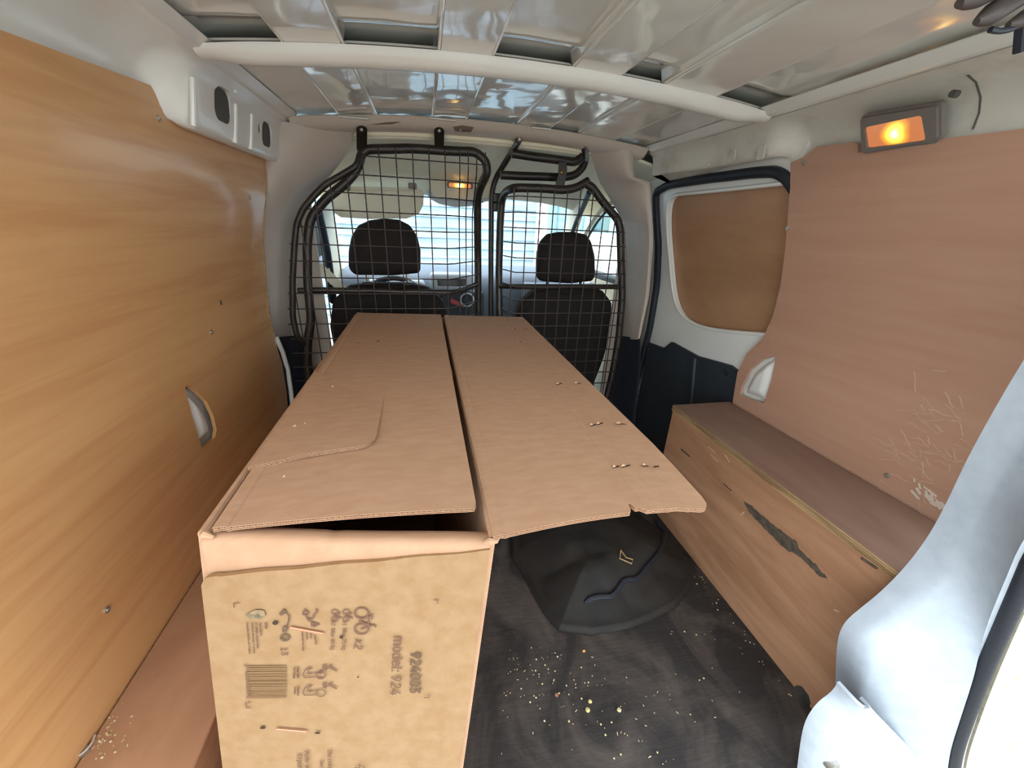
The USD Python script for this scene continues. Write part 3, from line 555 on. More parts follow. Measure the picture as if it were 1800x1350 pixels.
def bike(u, v, k, r):
    f_ = lambda pts: [(u + a * k, v + b * k) for a, b in pts]
    strokes([f_(circ(0, 0, 12, 9)), f_(circ(0, 28, 12, 9)), f_([(0, 28), (18, 21)]), f_([(-4, 14), (12, 6), (18, 5)]), f_([(-4, 14), (13, 20)]), f_([(12, 6), (12, 20)]), f_([(18, 2), (18, 10)]), f_([(10, 20), (17, 22), (22, 21), (25, 24)])], r)
bike(636, 1076, 1.0, .0010); bike(609, 1074, .46, .0006); bike(589, 1074, .46, .0006)
for dv in (0, 31):                           # tow ball with hook, and its tick
    strokes([[(547, 1183 + dv), (541, 1182 + dv), (543, 1175 + dv), (549, 1173 + dv), (544, 1171 + dv), (537, 1176 + dv), (533, 1184 + dv), (536, 1189 + dv), (557, 1188 + dv)], [(541, 1182 + dv), (558, 1181 + dv)], circ(565, 1185 + dv, 8, 6)], .0006)
    strokes([[(579, 1172 + dv), (583, 1168 + dv), (579, 1171 + dv), (592, 1177 + dv)]], .0011)
flat(Polygon([onp(*p) for p in circ(564, 1180, 3.5, 3)]), ink, 'pictogram')
strokes([[(560, 1190), (567, 1190)]], .001)
strokes([[(537, 1069), (537, 1073)], circ(538, 1076, 5, 3.5), [(538, 1079), (541, 1086), (551, 1086), (552, 1080), (558, 1074), (557, 1069)], [(542, 1088), (548, 1091), (549, 1099)]], .0009)
strokes([[(551, 1092), (552, 1100), (562, 1096), (551, 1092)], [(553, 1096), (557, 1096)]], .0007)
flat(Polygon([onp(*p) for p in ((433, 1079), (438, 1083), (446, 1087), (458, 1087), (468, 1080), (466, 1072), (460, 1070), (450, 1070), (440, 1075))]), M('print_photo', srgb(84, 80, 62), srgb(150, 122, 86), scale=(120, 120, 120), rough=.8), 'pictogram', 'small printed photo')
flat(unary_union([Polygon([onp(*p) for p in circ(500, 1073, 4, 4)]), Polygon([onp(*p) for p in circ(496, 1077, 4, 3)]), Polygon([onp(*p) for p in ((498, 1100), (505, 1098), (507, 1103), (504, 1110), (497, 1109))]), LineString([onp(*p) for p in ((502, 1074), (509, 1080), (509, 1088), (505, 1100))]).buffer(.0008)]), inkg, 'pictogram')
ring_ = Polygon([onp(*p) for p in circ(502, 1119, 9, 6.5)]).difference(unary_union([Point(onp(502 + a, 1119 + b)).buffer(.0014) for a, b in ((0, 0), (4, 0), (-4, 0), (2, 3), (-2, 3), (2, -3), (-2, -3))])); flat(ring_, inkg, 'pictogram')
r_ = np.random.default_rng(4); v = 1169.0; bars = []
while v < 1226:
    wd = r_.choice([.5, .5, .9, 1.5, 2.2]); a, b, c, d_ = onp(434, v), onp(504, v - .8), onp(504, v - .8 + wd), onp(434, v + wd); bars.append(Polygon([a, b, c, d_])); v += wd + r_.choice([.5, .9, 1.4])
flat(unary_union(bars), M('barcode_ink', srgb(128, 96, 62), rough=.8), 'barcode', 'printed barcode')
for l in (((413, 1066), (412, 1059), (422, 1058)), ((763, 1053), (770, 1053), (769, 1059)), ((433, 1233), (434, 1242), (441, 1242)), ((755, 1219), (754, 1224), (746, 1224)), ((624, 1347), (633, 1347), (633, 1340))): strokes([l], .0005, 'corner_mark')
def pt3(u, v, h): a = onp(u, v); return PZ + a[0] * rr_ + a[1] * dd + pn * h
for a, b in (((511, 1100), (571, 1111)), ((487, 1278), (542, 1283))):
    A, B = pt3(*a, .0), pt3(*b, .0); mid = (A + B) / 2; e = (B - A); L = np.linalg.norm(e); e /= L; sd = np.cross(pn, e)
    obj('staple', place(rbox(-L / 2, L / 2, -.0016, .0016, 0, .002, .0006), mid, e, sd, pn), copper, box, smooth=False, label='copper coloured staple')
for u, v, ru, rv in ((485, 1093, 5, 3.5), (601, 1118, 3.5, 2.5), (463, 1277, 5, 2), (559, 1286, 5, 1.6), (630, 1188, 2, 1)):
    flat(Polygon([onp(*p) for p in circ(u, v, ru, rv, 12)]), slitm, 'staple_tear')

# flaps of double-wall board: three liners with flutes between, open along the cut edge
def flap(name, c00, c10, c01, c11, t0, label, sag, width, mat_=kraft, rows_t=None, ns=330, th=.0062, bumps=None):
    n_ = np.cross(c10 - c00, c01 - c00); n_ /= np.linalg.norm(n_); n_ = n_ if n_[2] > 0 else -n_
    def base(s, t):
        p = lerp(lerp(c00, c10, s), lerp(c01, c11, s), t); return p + [0, 0, sag(s, t)]
    tt = rows_t or [0, .004, .02, .06, .12, .2, .3, .42, .54, .66, .78, .9, 1]
    def grid(off, ss, ts):
        return np.array([[base(s, t0(s) + (1 - t0(s)) * t) + n_ * (off(s) + (bumps(s, t) if bumps else 0)) for t in ts] for s in ss])
    ss = np.linspace(0, 1, ns); s2 = np.linspace(0, 1, 110); out_ = []
    path = numbered(box + '/' + name)
    for k, o in enumerate((th / 2, 0, -th / 2 + .0006)): out_.append((sheet(grid(lambda s: o, s2, tt)[::-1], .0006), k))
    t_ = cat_([x for x, k in out_]); N = width / .0072
    fl = [sheet(grid(lambda s, q=q: q + (th / 4 - .0003) * math.sin(2 * np.pi * N * s + q * 900), ss, [0.0006, .01, .06])[::-1], .0004) for q in (th / 4, -th / 4)]
    used[box + '/' + name] -= 1
    p_ = obj(name, t_, mat_, box, smooth=30, label=label)
    obj('corrugation', cat_(fl), kedge, p_.rsplit('/', 0)[0] if False else p_, smooth=False)
    return base, n_, p_
cl = 2.4
def t0L(s): return .010 * (1 - math.sqrt(max(0, 1 - max(0, (s - .985) / .015) ** 2)))
bl, nl, flapL = flap('flap', W(-.262, .424, -.352), W(.052, .402, -.346), W(-.277, 1.632, -.352), W(.052, 1.590, -.352), t0L, 'left top flap nearly closed over the carton, with a torn tab', lambda s, t: .004 * math.sin(3 * s) * (1 - t), .33,
    bumps=lambda s, t: .0012 * math.exp(-((s - .03) / .02) ** 2) - .0015 * math.exp(-((s - .055) / .006) ** 2))
def t0R(s):
    c = .022 * (1 - math.sqrt(max(0, 1 - max(0, (s - .93) / .07) ** 2)))
    nt = .016 * math.exp(-((s - .60) / .010) ** 2) + .006 * math.exp(-((s - .63) / .02) ** 2)
    return c + nt + .002 * math.sin(5 * s)
brr, nr, flapR = flap('flap', W(.066, .357, -.354), W(.390, .376, -.360), W(.066, 1.588, -.354), W(.391, 1.570, -.360), t0R, 'right top flap folded open, notched front edge', lambda s, t: .006 * math.sin(math.pi * s) * (1 - t) - .010 * max(0, s - .8) * 5 * max(0, .12 - t) * 8, .32,
    bumps=lambda s, t: .0012 * math.exp(-((s - .025) / .018) ** 2) - .0012 * math.exp(-((s - .05) / .006) ** 2) + sum(a * math.exp(-((s - b) / .006) ** 2) * (t < .35) for a, b in ((-.0010, .66), (-.0008, .76), (-.0010, .86))))
# hinge folds of both flaps and the tape-like fold along the left edge
for a, b, y_ in ((FLt, BLt, 0), (FRt, BRt, 0)):
    yy = np.linspace(0, 1, 30); obj('fold', tube([lerp(a, b, t) + [(.0 if a is FLt else .005), 0, .001] for t in yy], .0065, 10), kraft, box)
obj('fold', tube([W(.056, .360, -.360), W(.062, .357, -.356), W(.072, .357, -.358)], [.002, .005, .002], 8), kraft, box)
obj('fold', tube([W(-.279, .430, -.358), W(-.272, .424, -.356), W(-.262, .422, -.360)], [.002, .005, .002], 8), kraft, box)
# raised tab on the left flap
def onflap(u, v, h): q = ray(u, v); k = ((W(-.1, .8, -.349) - [0, 0, H]) @ nl) / (q @ nl); return q * k + [0, 0, H] + nl * h
ft = np.array([(437, 829), (640, 797), (655, 790), (662, 779), (668, 745), (676, 700)], float); edge = fillet([onflap(u, v, 0) for u, v in ft], .02, 8)
Ls = np.r_[0, np.cumsum(np.linalg.norm(np.diff(edge, axis=0), axis=1))]; E_ = np.stack([np.interp(np.linspace(0, Ls[-1], 150), Ls, edge[:, k]) for k in range(3)], 1)
far = onflap(585, 640, 0); tip = E_[-1]
def tabh(p): return .0044 + .010 * float(np.clip((.80 - p[1]) / .22, -.6, 1)) * float(np.clip((p[0] + .29) / .1, .25, 1))
G = np.array([[lerp(e, lerp(W(-.270, .95, -.349), tip, k / 149.), t) for t in (0, .004, .15, .4, .7, 1)] for k, e in enumerate(E_)])
def lift(G, o): return np.array([[p + nl * (tabh(p) + o) for p in r] for r in G])
tabp = obj('tab', cat_([sheet(lift(G, o)[::-1], .0006) for o in (.0, -.0026, -.0052)]), kraft, flapL, smooth=30, label='lifted cardboard tab')
ph = np.linspace(0, Ls[-1] / .0072 * 2 * np.pi, 400); E2 = np.stack([np.interp(np.linspace(0, Ls[-1], 400), Ls, edge[:, k]) for k in range(3)], 1)
fl = []
for o in (-.0016, -.0042):
    g2 = np.array([[lerp(e, lerp(W(-.270, .95, -.349), tip, k / 399.), t) for t in (.001, .05)] for k, e in enumerate(E2)])
    fl.append(sheet(np.array([[p + nl * (tabh(p) + o + .001 * math.sin(ph[k] + o * 900)) for p in r] for k, r in enumerate(g2)])[::-1], .0004))
obj('tab_corrugation', cat_(fl), kedge, flapL, smooth=False)
# torn staple holes in the flaps
def flapz(u, v, which):
    pl_n, pt = (nl, W(-.1, .8, -.3485)) if which == 'L' else (nr, W(.2, .8, -.352)); q = ray(u, v); k = ((pt - [0, 0, H]) @ pl_n) / (q @ pl_n); return q * k + [0, 0, H], pl_n
def tear(u0, v0, u1, v1, which, h=.0042, up=False):
    a, n_ = flapz(u0, v0, which); b, _ = flapz(u1, v1, which); e = b - a; L = np.linalg.norm(e); e /= L; sd = np.cross(n_, e)
    pts_ = [(0, 0)] + [(L * t, RNG.uniform(.4, 1) * .0022) for t in (.2, .45, .7)] + [(L, 0)] + [(L * t, -RNG.uniform(.3, 1) * .0022) for t in (.75, .5, .25)]
    par = flapL if which == 'L' else flapR
    obj('tear', place(prism(Polygon(pts_).buffer(.0003), .0004), a + n_ * h, e, sd, n_), slitm, par, smooth=False)
    if up:
        V = np.array([a + n_ * h, a + e * L * .6 + n_ * h, a + e * L * .35 + n_ * (h + .003) + sd * .004, a + e * L * .3 + n_ * h + sd * .003])
        obj('paper_nib', trimesh.Trimesh(V, [[0, 1, 2], [1, 3, 2], [3, 0, 2], [0, 3, 1]], process=False), nib, par, smooth=False)
for a in ((625, 604, 634, 604, 1), (662, 603, 668, 601, 0), (583, 684, 592, 682, 1), (623, 682, 636, 681, 0)): tear(*a[:4], 'L', .0042, a[4])
for a in ((513, 758, 532, 757, 1), (533, 755, 548, 752, 1), (578, 754, 592, 753, 0)): tear(*a[:4], 'L', .0078, a[4])
for a in ((495, 846, 512, 842, 1), (510, 840, 522, 839, 0), (536, 840, 552, 838, 0)): tear(*a[:4], 'L', .0040, a[4])
for a in ((886, 566, 894, 564, 1), (904, 563, 912, 564, 1), (899, 583, 907, 579, 1), (918, 580, 928, 580, 0), (909, 604, 917, 602, 1), (977, 679, 988, 676, 1), (1008, 677, 1022, 676, 1), (1036, 752, 1048, 749, 1), (1048, 750, 1060, 746, 1), (1080, 748, 1100, 749, 1), (1076, 827, 1088, 823, 1), (1090, 826, 1108, 821, 1), (1127, 822, 1140, 824, 1), (1147, 825, 1158, 823, 0)): tear(*a[:4], 'R', .0042, a[4])
obj('inner_flap', wallpanel(W(.052, .95, -.362), W(.030, 1.55, -.362), W(.028, 1.55, -.45), W(.050, .95, -.45), .005), kraft, box, smooth=40)

# ------------------------------------------------------------------ crumpled rubber cover on the floor
fpx = [(928, 1012), (945, 1046), (962, 1075), (985, 1102), (1038, 1109), (1095, 1101), (1140, 1084), (1182, 1062), (1212, 1020), (1220, 985)]
foot = [P(u, v, z=0)[:2] for u, v in fpx] + [(.80, .95), (.66, 1.28), (.30, 1.28), (.25, .95)]
foot = Polygon(foot).buffer(.01).intersection(sbox(-1, 0, .824, 2)); b_ = foot.bounds
def hh(x, y):
    d = np.array([foot.exterior.distance(Point(a, c)) if foot.contains(Point(a, c)) else 0. for a, c in zip(np.ravel(x), np.ravel(y))]).reshape(np.shape(x))
    q = np.stack([np.asarray(x) * 6, np.asarray(y) * 6, 0 * np.asarray(x)], -1)
    return .010 * sstep(0, .008, d) + (.09 * sstep(0, .18, d)) * (.45 + .7 * meshkit.fbm(q * .7, 3, 5)) + .02 * np.abs(meshkit.noise(q * 1.7, 9) - .5) * sstep(.01, .06, d)
X, Y = np.meshgrid(np.linspace(b_[0], b_[2], 120), np.linspace(b_[1], b_[3], 130), indexing='ij'); Z = hh(X, Y)
t = sheet(np.stack([X, Y, Z + .002], -1), .004); keep = np.array([foot.buffer(.004).contains(Point(p[:2])) for p in t.triangles_center]); t.update_faces(keep); t.remove_unreferenced_vertices()
mat_path = thing('rubber_sheet', 'crumpled black rubber sheet with a wavy fold on the dark floor below the right flap', 'rubber sheet', (foot.centroid.x, foot.centroid.y, 0))
obj('sheet', t, rubberm, mat_path, smooth=60)
def onmat(u, v, lift_=0.):
    z = .03
    for _ in range(14): p = P(u, v, z=z); z = .6 * z + .4 * (float(hh(p[0], p[1])) + .004)
    return np.array([min(p[0], .812), p[1], p[2] + lift_])
pp = [onmat(u, v, .002) for u, v in ((1027, 1060), (1040, 1052), (1058, 1049), (1072, 1050), (1084, 1040), (1092, 1026), (1102, 1019), (1118, 1019), (1128, 1010), (1136, 998), (1148, 985), (1158, 972), (1166, 955), (1172, 938), (1180, 922), (1192, 908))]
obj('fold_strap', tube(fillet(pp, .02, 4), [.002] + [.008] * (len(fillet(pp, .02, 4)) - 2) + [.005], 8), seal, mat_path, label='black wavy strap')
lg = [onmat(u, v, .003) for u, v in ((1091, 968), (1089, 983), (1110, 992), (1112, 985), (1100, 981), (1091, 968))]; obj('lug', tube(lg, .0022, 6), edgeply, mat_path)

# ------------------------------------------------------------------ crumbs and chips
def chips(pts, name, label, mat_, zf, size=(.0012, .004)):
    ms = []
    for x, y in pts:
        s = RNG.uniform(*size); c = trimesh.creation.icosphere(1, s) if RNG.random() < .6 else trimesh.creation.box((s * .7, s * RNG.uniform(1, 3), s * .5))
        c.apply_transform(trimesh.transformations.rotation_matrix(RNG.uniform(0, 6.3), [0, 0, 1])); c.vertices[:, 2] *= .6; c.apply_translation((x, y, zf + s * .3)); ms.append(c)
    obj(name, cat_(ms), mat_, smooth=False, label=label, cat='debris', kind='stuff')
pts = []
for u0, v0, su, sv, n in ((960, 1190, 70, 45, 90), (1000, 1225, 55, 40, 60), (900, 1150, 40, 30, 35), (1130, 1260, 60, 60, 40), (1230, 1100, 30, 60, 40), (1010, 1310, 130, 30, 40)):
    for _ in range(int(n * .65)):
        u, v = RNG.normal(u0, su), RNG.normal(v0, sv)
        if v > 1110 and u > 870 + (1350 - v) * .12: p = P(u, v, z=0); pts.append(p[:2]) if p[0] < .82 and p[1] > .26 and not foot.buffer(.01).contains(Point(p[:2])) else None
for _ in range(40):
    t_ = RNG.uniform(0, 1); pts.append((.825 - abs(RNG.normal(0, .02)), .4 + .5 * t_))
chips(pts, 'floor_debris', 'scattered pale crumbs and wood chips on the dark load floor', chipm, .002, (.0008, .0024))
pts = []
for _ in range(110):
    u, v = RNG.normal(165, 26), RNG.normal(1285, 26); q = P(u, v, z=H - .83)
    if -.58 < q[0] < -.42: pts.append(q[:2])
chips(pts, 'ledge_debris', 'heap of dusty chips and crumbs on the left plywood ledge', chipm, H - .83, (.0008, .0022))
q = [P(u, v, z=H - .827) for u, v in ((122, 1333), (140, 1328), (152, 1318), (163, 1304), (167, 1292))]; obj('straw', tube(fillet(q, .01), .0018, 6), M('straw', srgb(190, 176, 158), rough=.7), label='pale bent straw lying in the chips on the left ledge', cat='straw')
q = [P(u, v, z=H - .827)[:2] for u, v in ((104, 1335), (112, 1310), (128, 1292), (150, 1300), (158, 1318), (140, 1332))]; obj('plastic_scrap', place(prism(Polygon(q).buffer(0), .0012), (0, 0, H - .8285), np.array([1., 0, 0]), np.array([0, 1., 0]), np.array([0, 0, 1.])), M('grey_scrap', srgb(130, 120, 114), rough=.5), label='grey torn plastic scrap under the straw on the left ledge', cat='scrap')
for k, (u, v, s, mt, lb) in enumerate(((1033, 1249, .0055, crumbm, 'largest yellow crumb on the dark floor'), (1037, 1234, .0045, crumbm, 'second yellow crumb, just above the largest one on the floor'), (1088, 1249, .005, chipm, 'white pebble on the dark floor right of the yellow crumbs'), (978, 1222, .0045, M('red_crumb', srgb(150, 96, 78), rough=.8), 'reddish crumb on the dark floor left of the yellow crumbs'), (1026, 1145, .0042, M('orange_crumb', srgb(206, 150, 84), rough=.8), 'orange triangular chip on the dark floor near the rubber sheet'))):
    c = trimesh.creation.icosphere(2, s); c.vertices *= 1 + .35 * (meshkit.noise(c.vertices * 400 + k * 9, 2)[:, None] - .5); c.vertices[:, 2] *= .7; c.apply_translation(P(u, v, z=0) + [0, 0, s * .55]); obj('crumb', c, mt, smooth=40, label=lb, cat='crumb', group='larger crumbs on the floor')

# ------------------------------------------------------------------ wire bulkhead: fixed left guard, centre post, right gate
YB = 1.675; xa, xb = P(795, 500, y=YB)[0], P(842, 500, y=YB + .2)[0]
def yl(x, z): return YB + .20 * np.clip((np.asarray(x) - xa) / (xb - xa), 0, 1) ** .9 * (1 - sstep(H + .02, H + .20, z))      # the left guard folds forward towards the post
def PL(u, v):
    y = YB
    for _ in range(25): p = P(u, v, y=y); y = .6 * y + .4 * float(yl(p[0], p[2]))
    return p
gl = thing('wire_guard', 'black tube and wire mesh guard behind the left seat', 'mesh guard', (-.15, YB, .25))
R0 = .0165
path = [PL(u, v) for u, v in ((546, 720), (545, 690), (540, 640), (541, 600), (547, 560), (541, 500), (540, 430), (545, 385), (570, 352), (608, 322), (630, 296), (637, 263), (720, 261), (800, 266), (836, 267), (854, 283), (857, 303), (843, 332), (839, 352), (840, 450), (841, 570), (842, 640))]
obj('frame_tube', tube(fillet(path, .03, 5), R0, 12), blk, gl)
path2 = [P(u, v, y=YB - .03 + .0 * k) for k, (u, v) in enumerate(((640, 258), (627, 292), (600, 308), (572, 324), (552, 344), (532, 368), (521, 395), (517, 440), (514, 500), (515, 560), (522, 590), (538, 615)))]
path2[0] = PL(637, 262); path2[-1] = PL(541, 612)
obj('frame_tube', tube(fillet(path2, .02, 5), .011, 12), blk, gl)
cb = [PL(u, v) for u, v in ((524, 511), (560, 510), (640, 511), (720, 513), (795, 514), (815, 508), (841, 498))]
obj('cross_bar', tube(fillet(cb, .02, 5), .0115, 12), blk, gl)
for a, b in (((636, 228), (636, 262)), ((772, 230), (772, 263))):
    A, B = P(*a, y=1.585), PL(*b); ax = B - A; L = np.linalg.norm(ax); ax /= L; sx = np.array([1., 0, 0]); nz = np.cross(sx, ax); nz /= np.linalg.norm(nz)
    obj('bracket', place(prism(slug((0, 0), (0, L), .017), .004), A - nz * .002, sx, ax, nz), blk, gl)
    obj('bolt', trimesh.creation.icosphere(2, .007).apply_translation(A + [0, -.004, .0]), screwm, gl)
def line_hit(poly, a, b):
    g = LineString([a, b]).intersection(poly); return [np.array(s.coords) for s in getattr(g, 'geoms', [g]) if s.length > .02 and s.geom_type == 'LineString']
oz = lambda u, v, y: P(u, v, y=y)[[0, 2]]
outL = Polygon([oz(u, v, YB) for u, v in ((640, 258), (795, 264))] + [(xb, oz(842, 268, YB)[1]), (xb, .30)] + [oz(u, v, YB) for u, v in ((545, 740), (525, 680), (516, 600), (510, 560), (512, 500), (514, 430), (520, 395), (545, 350), (580, 322), (610, 305), (628, 290))])
def wire(parent, x0, z0, x1, z1, yf, off):
    n_ = max(3, int(np.hypot(x1 - x0, z1 - z0) / .03)); x = np.linspace(x0, x1, n_); z = np.linspace(z0, z1, n_); y = yf(x, z) - off
    obj('wire', tube(np.c_[x, y, z], .0024, 6), wirem, parent, smooth=60)
xs_ = [oz(u, 330, YB)[0] for u in (534, 558, 582, 606, 646, 671, 696, 720, 744, 768, 793)]; xs_ = list(np.arange(xs_[4] - .06 * 5, xa + .02, .0585)) + list(np.linspace(xa + .035, xb - .008, 4))
for x in xs_:
    for s in line_hit(outL, (x, -.2), (x, 1.6)): wire(gl, x, s[0][1], x, s[-1][1], yl, .0155)
z = oz(700, 280, YB)[1]
while z > .30:
    for s in line_hit(outL, (-2, z), (2, z)): wire(gl, s[0][0] - .004, z, s[-1][0] + .004, z, yl, .019)
    z -= .0605
YP = YB + .20
po = thing('centre_post', 'black tube post with two cross tubes between wire guard and gate', 'post', tuple(P(863, 640, y=YP)))
path = [P(u, v, y=yy) for u, v, yy in ((864, 640, YP), (863, 555, YP), (863, 450, YP), (864, 340, YP), (872, 312, YP - .01), (898, 270, YP - .06), (912, 246, 1.60))]
obj('post_tube', tube(fillet(path, .04, 6), .0125, 12), blk, po)
for p in (((900, 270), (950, 277), (1012, 285), (1024, 275), (1027, 262)), ((880, 308), (930, 310), (990, 312), (1012, 308), (1025, 294), (1028, 280), (1030, 254))):
    path = [P(u, v, y=(1.70 if p[0][0] == 900 else 1.75) if k < len(p) - 1 else (1.69 if p[0][0] == 900 else 1.60)) for k, (u, v) in enumerate(p)]; obj('cross_tube', tube(fillet(path, .03, 6), .0165, 12), blk, po)
for u, v in ((913, 245), (1030, 256)): obj('bolt', trimesh.creation.icosphere(2, .008).apply_translation(P(u, v, y=1.585)), screwm, po)
pl = [P(u, v, y=1.675) for u, v in ((982, 285), (995, 285), (996, 300), (990, 335), (987, 342), (975, 341), (977, 320), (981, 308))]
q0 = pl[0]; obj('latch_plate', place(prism(Polygon([(p[0], p[2]) for p in pl]), .006), (0, 1.675, 0), np.array([1., 0, 0]), np.array([0, 0, 1.]), np.array([0, -1., 0])), blk, po)
obj('bolt', trimesh.creation.icosphere(2, .009).apply_translation(P(987, 303, y=1.668)), M('brass_bolt', srgb(150, 130, 90), rough=.4, metal=.8), po)
xc = P(896, 500, y=YB)[0]; xd_ = P(882, 500, y=YP)[0]
def yr(x, z): return YB + .20 * np.clip((xc - np.asarray(x)) / (xc - xd_ + .03), 0, 1) ** .9
def PR(u, v):
    y = YB
    for _ in range(25): p = P(u, v, y=y); y = .6 * y + .4 * float(yr(p[0], p[2]))
    return p
gr = thing('wire_gate', 'black tube and wire mesh gate behind the right seat', 'mesh gate', (.62, YB, .25))
path = [PR(u, v) for u, v in ((877, 640), (878, 555), (877, 480), (879, 400), (882, 350), (890, 336), (905, 330), (950, 331), (990, 334), (1012, 331), (1035, 318))]
obj('frame_tube', tube(fillet(path, .03, 6), R0, 12), blk, gr)
path = [PR(u, v) for u, v in ((1028, 322), (1040, 328), (1062, 358), (1086, 386), (1090, 402), (1092, 470), (1094, 520), (1088, 590), (1078, 650), (1066, 700))]
obj('frame_tube', tube(fillet(path, .03, 6), R0, 12), blk, gr)
obj('cross_bar', tube([PR(u, v) for u, v in ((880, 503), (910, 504), (1000, 504), (1092, 504))], .0115, 12), blk, gr)
for v in (348, 364):
    p = P(873, v, y=YP - .01); obj('hinge_block', rbox(p[0] - .018, p[0] + .018, p[1] - .014, p[1] + .014, p[2] - .018, p[2] + .018, .004), blk, gr)
outR = Polygon([(xd_ - .005, oz(880, 345, YP)[1]), oz(900, 331, YB), oz(1010, 331, YB), oz(1035, 320, YB), oz(1085, 386, YB), oz(1093, 402, YB), oz(1095, 520, YB), oz(1080, 650, YB), oz(1064, 720, YB), (xd_ - .005, .28)])
x = xc
for x in list(np.arange(xc, oz(1095, 500, YB)[0], .0555)) + [xd_ + (xc - xd_) * .55]:
    for s in line_hit(outR, (x, -.2), (x, 1.6)): wire(gr, x, s[0][1], x, s[-1][1], yr, .0155)
z = oz(980, 349, YB)[1]
while z > .30:
    for s in line_hit(outR, (-2, z), (2, z)): wire(gr, s[0][0] - .012, z, s[-1][0] + .004, z, yr, .019)
    z -= .0585

# ------------------------------------------------------------------ seats
def seat(name, label, cx, y0, pxl, pxr, hb, ht, top_v, hw):
    t_ = thing(name, label, 'car seat', (cx, y0 + .2, 0))
    zt = P(700 if cx < .2 else 990, top_v, y=y0)[2]
    ring = [(-.25, .10), (-.275, .30), (-.272, .50), (-.24, .62), (-.17, .685), (-.06, .70), (.06, .70), (.17, .685), (.24, .62), (.272, .50), (.275, .30), (.25, .10)]
    pg = Polygon([(a, b - .70) for a, b in ring]).buffer(.03).buffer(-.03)
    b = manifold3d.CrossSection([np.array(pg.exterior.coords)[:-1]]); L_ = []
    for d_, off in ((0, -.035), (.012, -.012), (.03, 0), (.08, 0), (.10, -.012), (.115, -.04)):
        g = pg.buffer(off); L_.append((d_, np.array([g.exterior.interpolate(k / 90., True).coords[0] for k in range(90)])))
    V = np.vstack([np.c_[cx + q[:, 0], np.full(90, y0 + d_) + .16 * (-q[:, 1]) * .0 , zt + q[:, 1]] for d_, q in L_])
    V[:, 1] += (zt - V[:, 2]) * .22 - .0
    n = 90; i = np.arange(len(L_) - 1)[:, None] * n; j = np.arange(n)[None]; j2 = (j + 1) % n
    f = np.vstack([np.stack([i + j, i + j2, i + n + j2], -1).reshape(-1, 3), np.stack([i + j, i + n + j2, i + n + j], -1).reshape(-1, 3)])
    c0_, c1_ = len(V), len(V) + 1; V = np.vstack([V, V[:n].mean(0), V[-n:].mean(0)]); q = np.arange(n); q2 = (q + 1) % n
    f = np.vstack([f, np.c_[np.full(n, c0_), q2, q], np.c_[np.full(n, c1_), (len(L_) - 1) * n + q, (len(L_) - 1) * n + q2]])
    tm = trimesh.Trimesh(V, f, process=False); tm.fix_normals(); obj('backrest', tm, fabric, t_, smooth=50)
    obj('seat_cushion', as_tm(sbox3(cx, y0 + .42, .12, .27, .26, .09, .06)), fabric, t_, smooth=50); obj('seat_base', rbox(cx - .22, cx + .22, y0 + .2, y0 + .6, -.055, .06, .02), dkbl, t_)
    # head restraint, from its outline in the photograph
    pts_ = [P(u, v, y=y0 + .03) for u, v in hw]; pg = Polygon([(p[0], p[2]) for p in pts_]).buffer(-.02).buffer(.02); L_ = []
    for d_, off in ((0, -.045), (.006, -.028), (.018, -.010), (.04, 0), (.075, 0), (.095, -.010), (.11, -.03)):
        g = pg.buffer(off); L_.append((d_, np.array([g.exterior.interpolate(k / 80., True).coords[0] for k in range(80)])))
    sh = [];
    V = np.vstack([np.c_[q[:, 0], np.full(80, y0 - .01 + d_), q[:, 1]] for d_, q in L_]); n = 80; i = np.arange(len(L_) - 1)[:, None] * n; j = np.arange(n)[None]; j2 = (j + 1) % n
    f = np.vstack([np.stack([i + j, i + j2, i + n + j2], -1).reshape(-1, 3), np.stack([i + j, i + n + j2, i + n + j], -1).reshape(-1, 3)])
    c0_ = len(V); V = np.vstack([V, V[:n].mean(0), V[-n:].mean(0)]); q = np.arange(n); q2 = (q + 1) % n
    f = np.vstack([f, np.c_[np.full(n, c0_), q2, q], np.c_[np.full(n, c0_ + 1), (len(L_) - 1) * n + q, (len(L_) - 1) * n + q2]])
    tm = trimesh.Trimesh(V, f, process=False); tm.fix_normals(); obj('headrest', tm, fabric, t_, smooth=50)
    c = np.array(pg.centroid.coords[0]); zb = pg.bounds[1]
    for dx in (-.085, .085): obj('headrest_rod', tube([(c[0] + dx, y0 + .04, zt - .05), (c[0] + dx, y0 + .04, zb + .03)], .007, 10), chrome if cx < .2 else blk, t_); obj('rod_collar', rbox(c[0] + dx - .022, c[0] + dx + .022, y0 + .02, y0 + .06, zt - .008, zt + .006, .003), blk, t_)
    return t_
seat('driver_seat', 'dark fabric left front seat with rounded headrest behind the mesh guard', -.168, 1.80, 570, 795, 0, 0, 500, ((613, 470), (613, 440), (618, 415), (630, 396), (650, 387), (675, 384), (700, 386), (720, 396), (733, 415), (739, 440), (739, 475), (736, 480), (690, 484), (625, 483), (618, 478)))
seat('passenger_seat', 'dark fabric right front seat behind the mesh gate', .685, 1.80, 905, 1072, 0, 0, 505, ((945, 470), (946, 445), (952, 425), (964, 412), (985, 408), (1010, 408), (1030, 412), (1039, 425), (1045, 450), (1046, 480), (1042, 494), (1000, 498), (950, 494), (946, 488)))

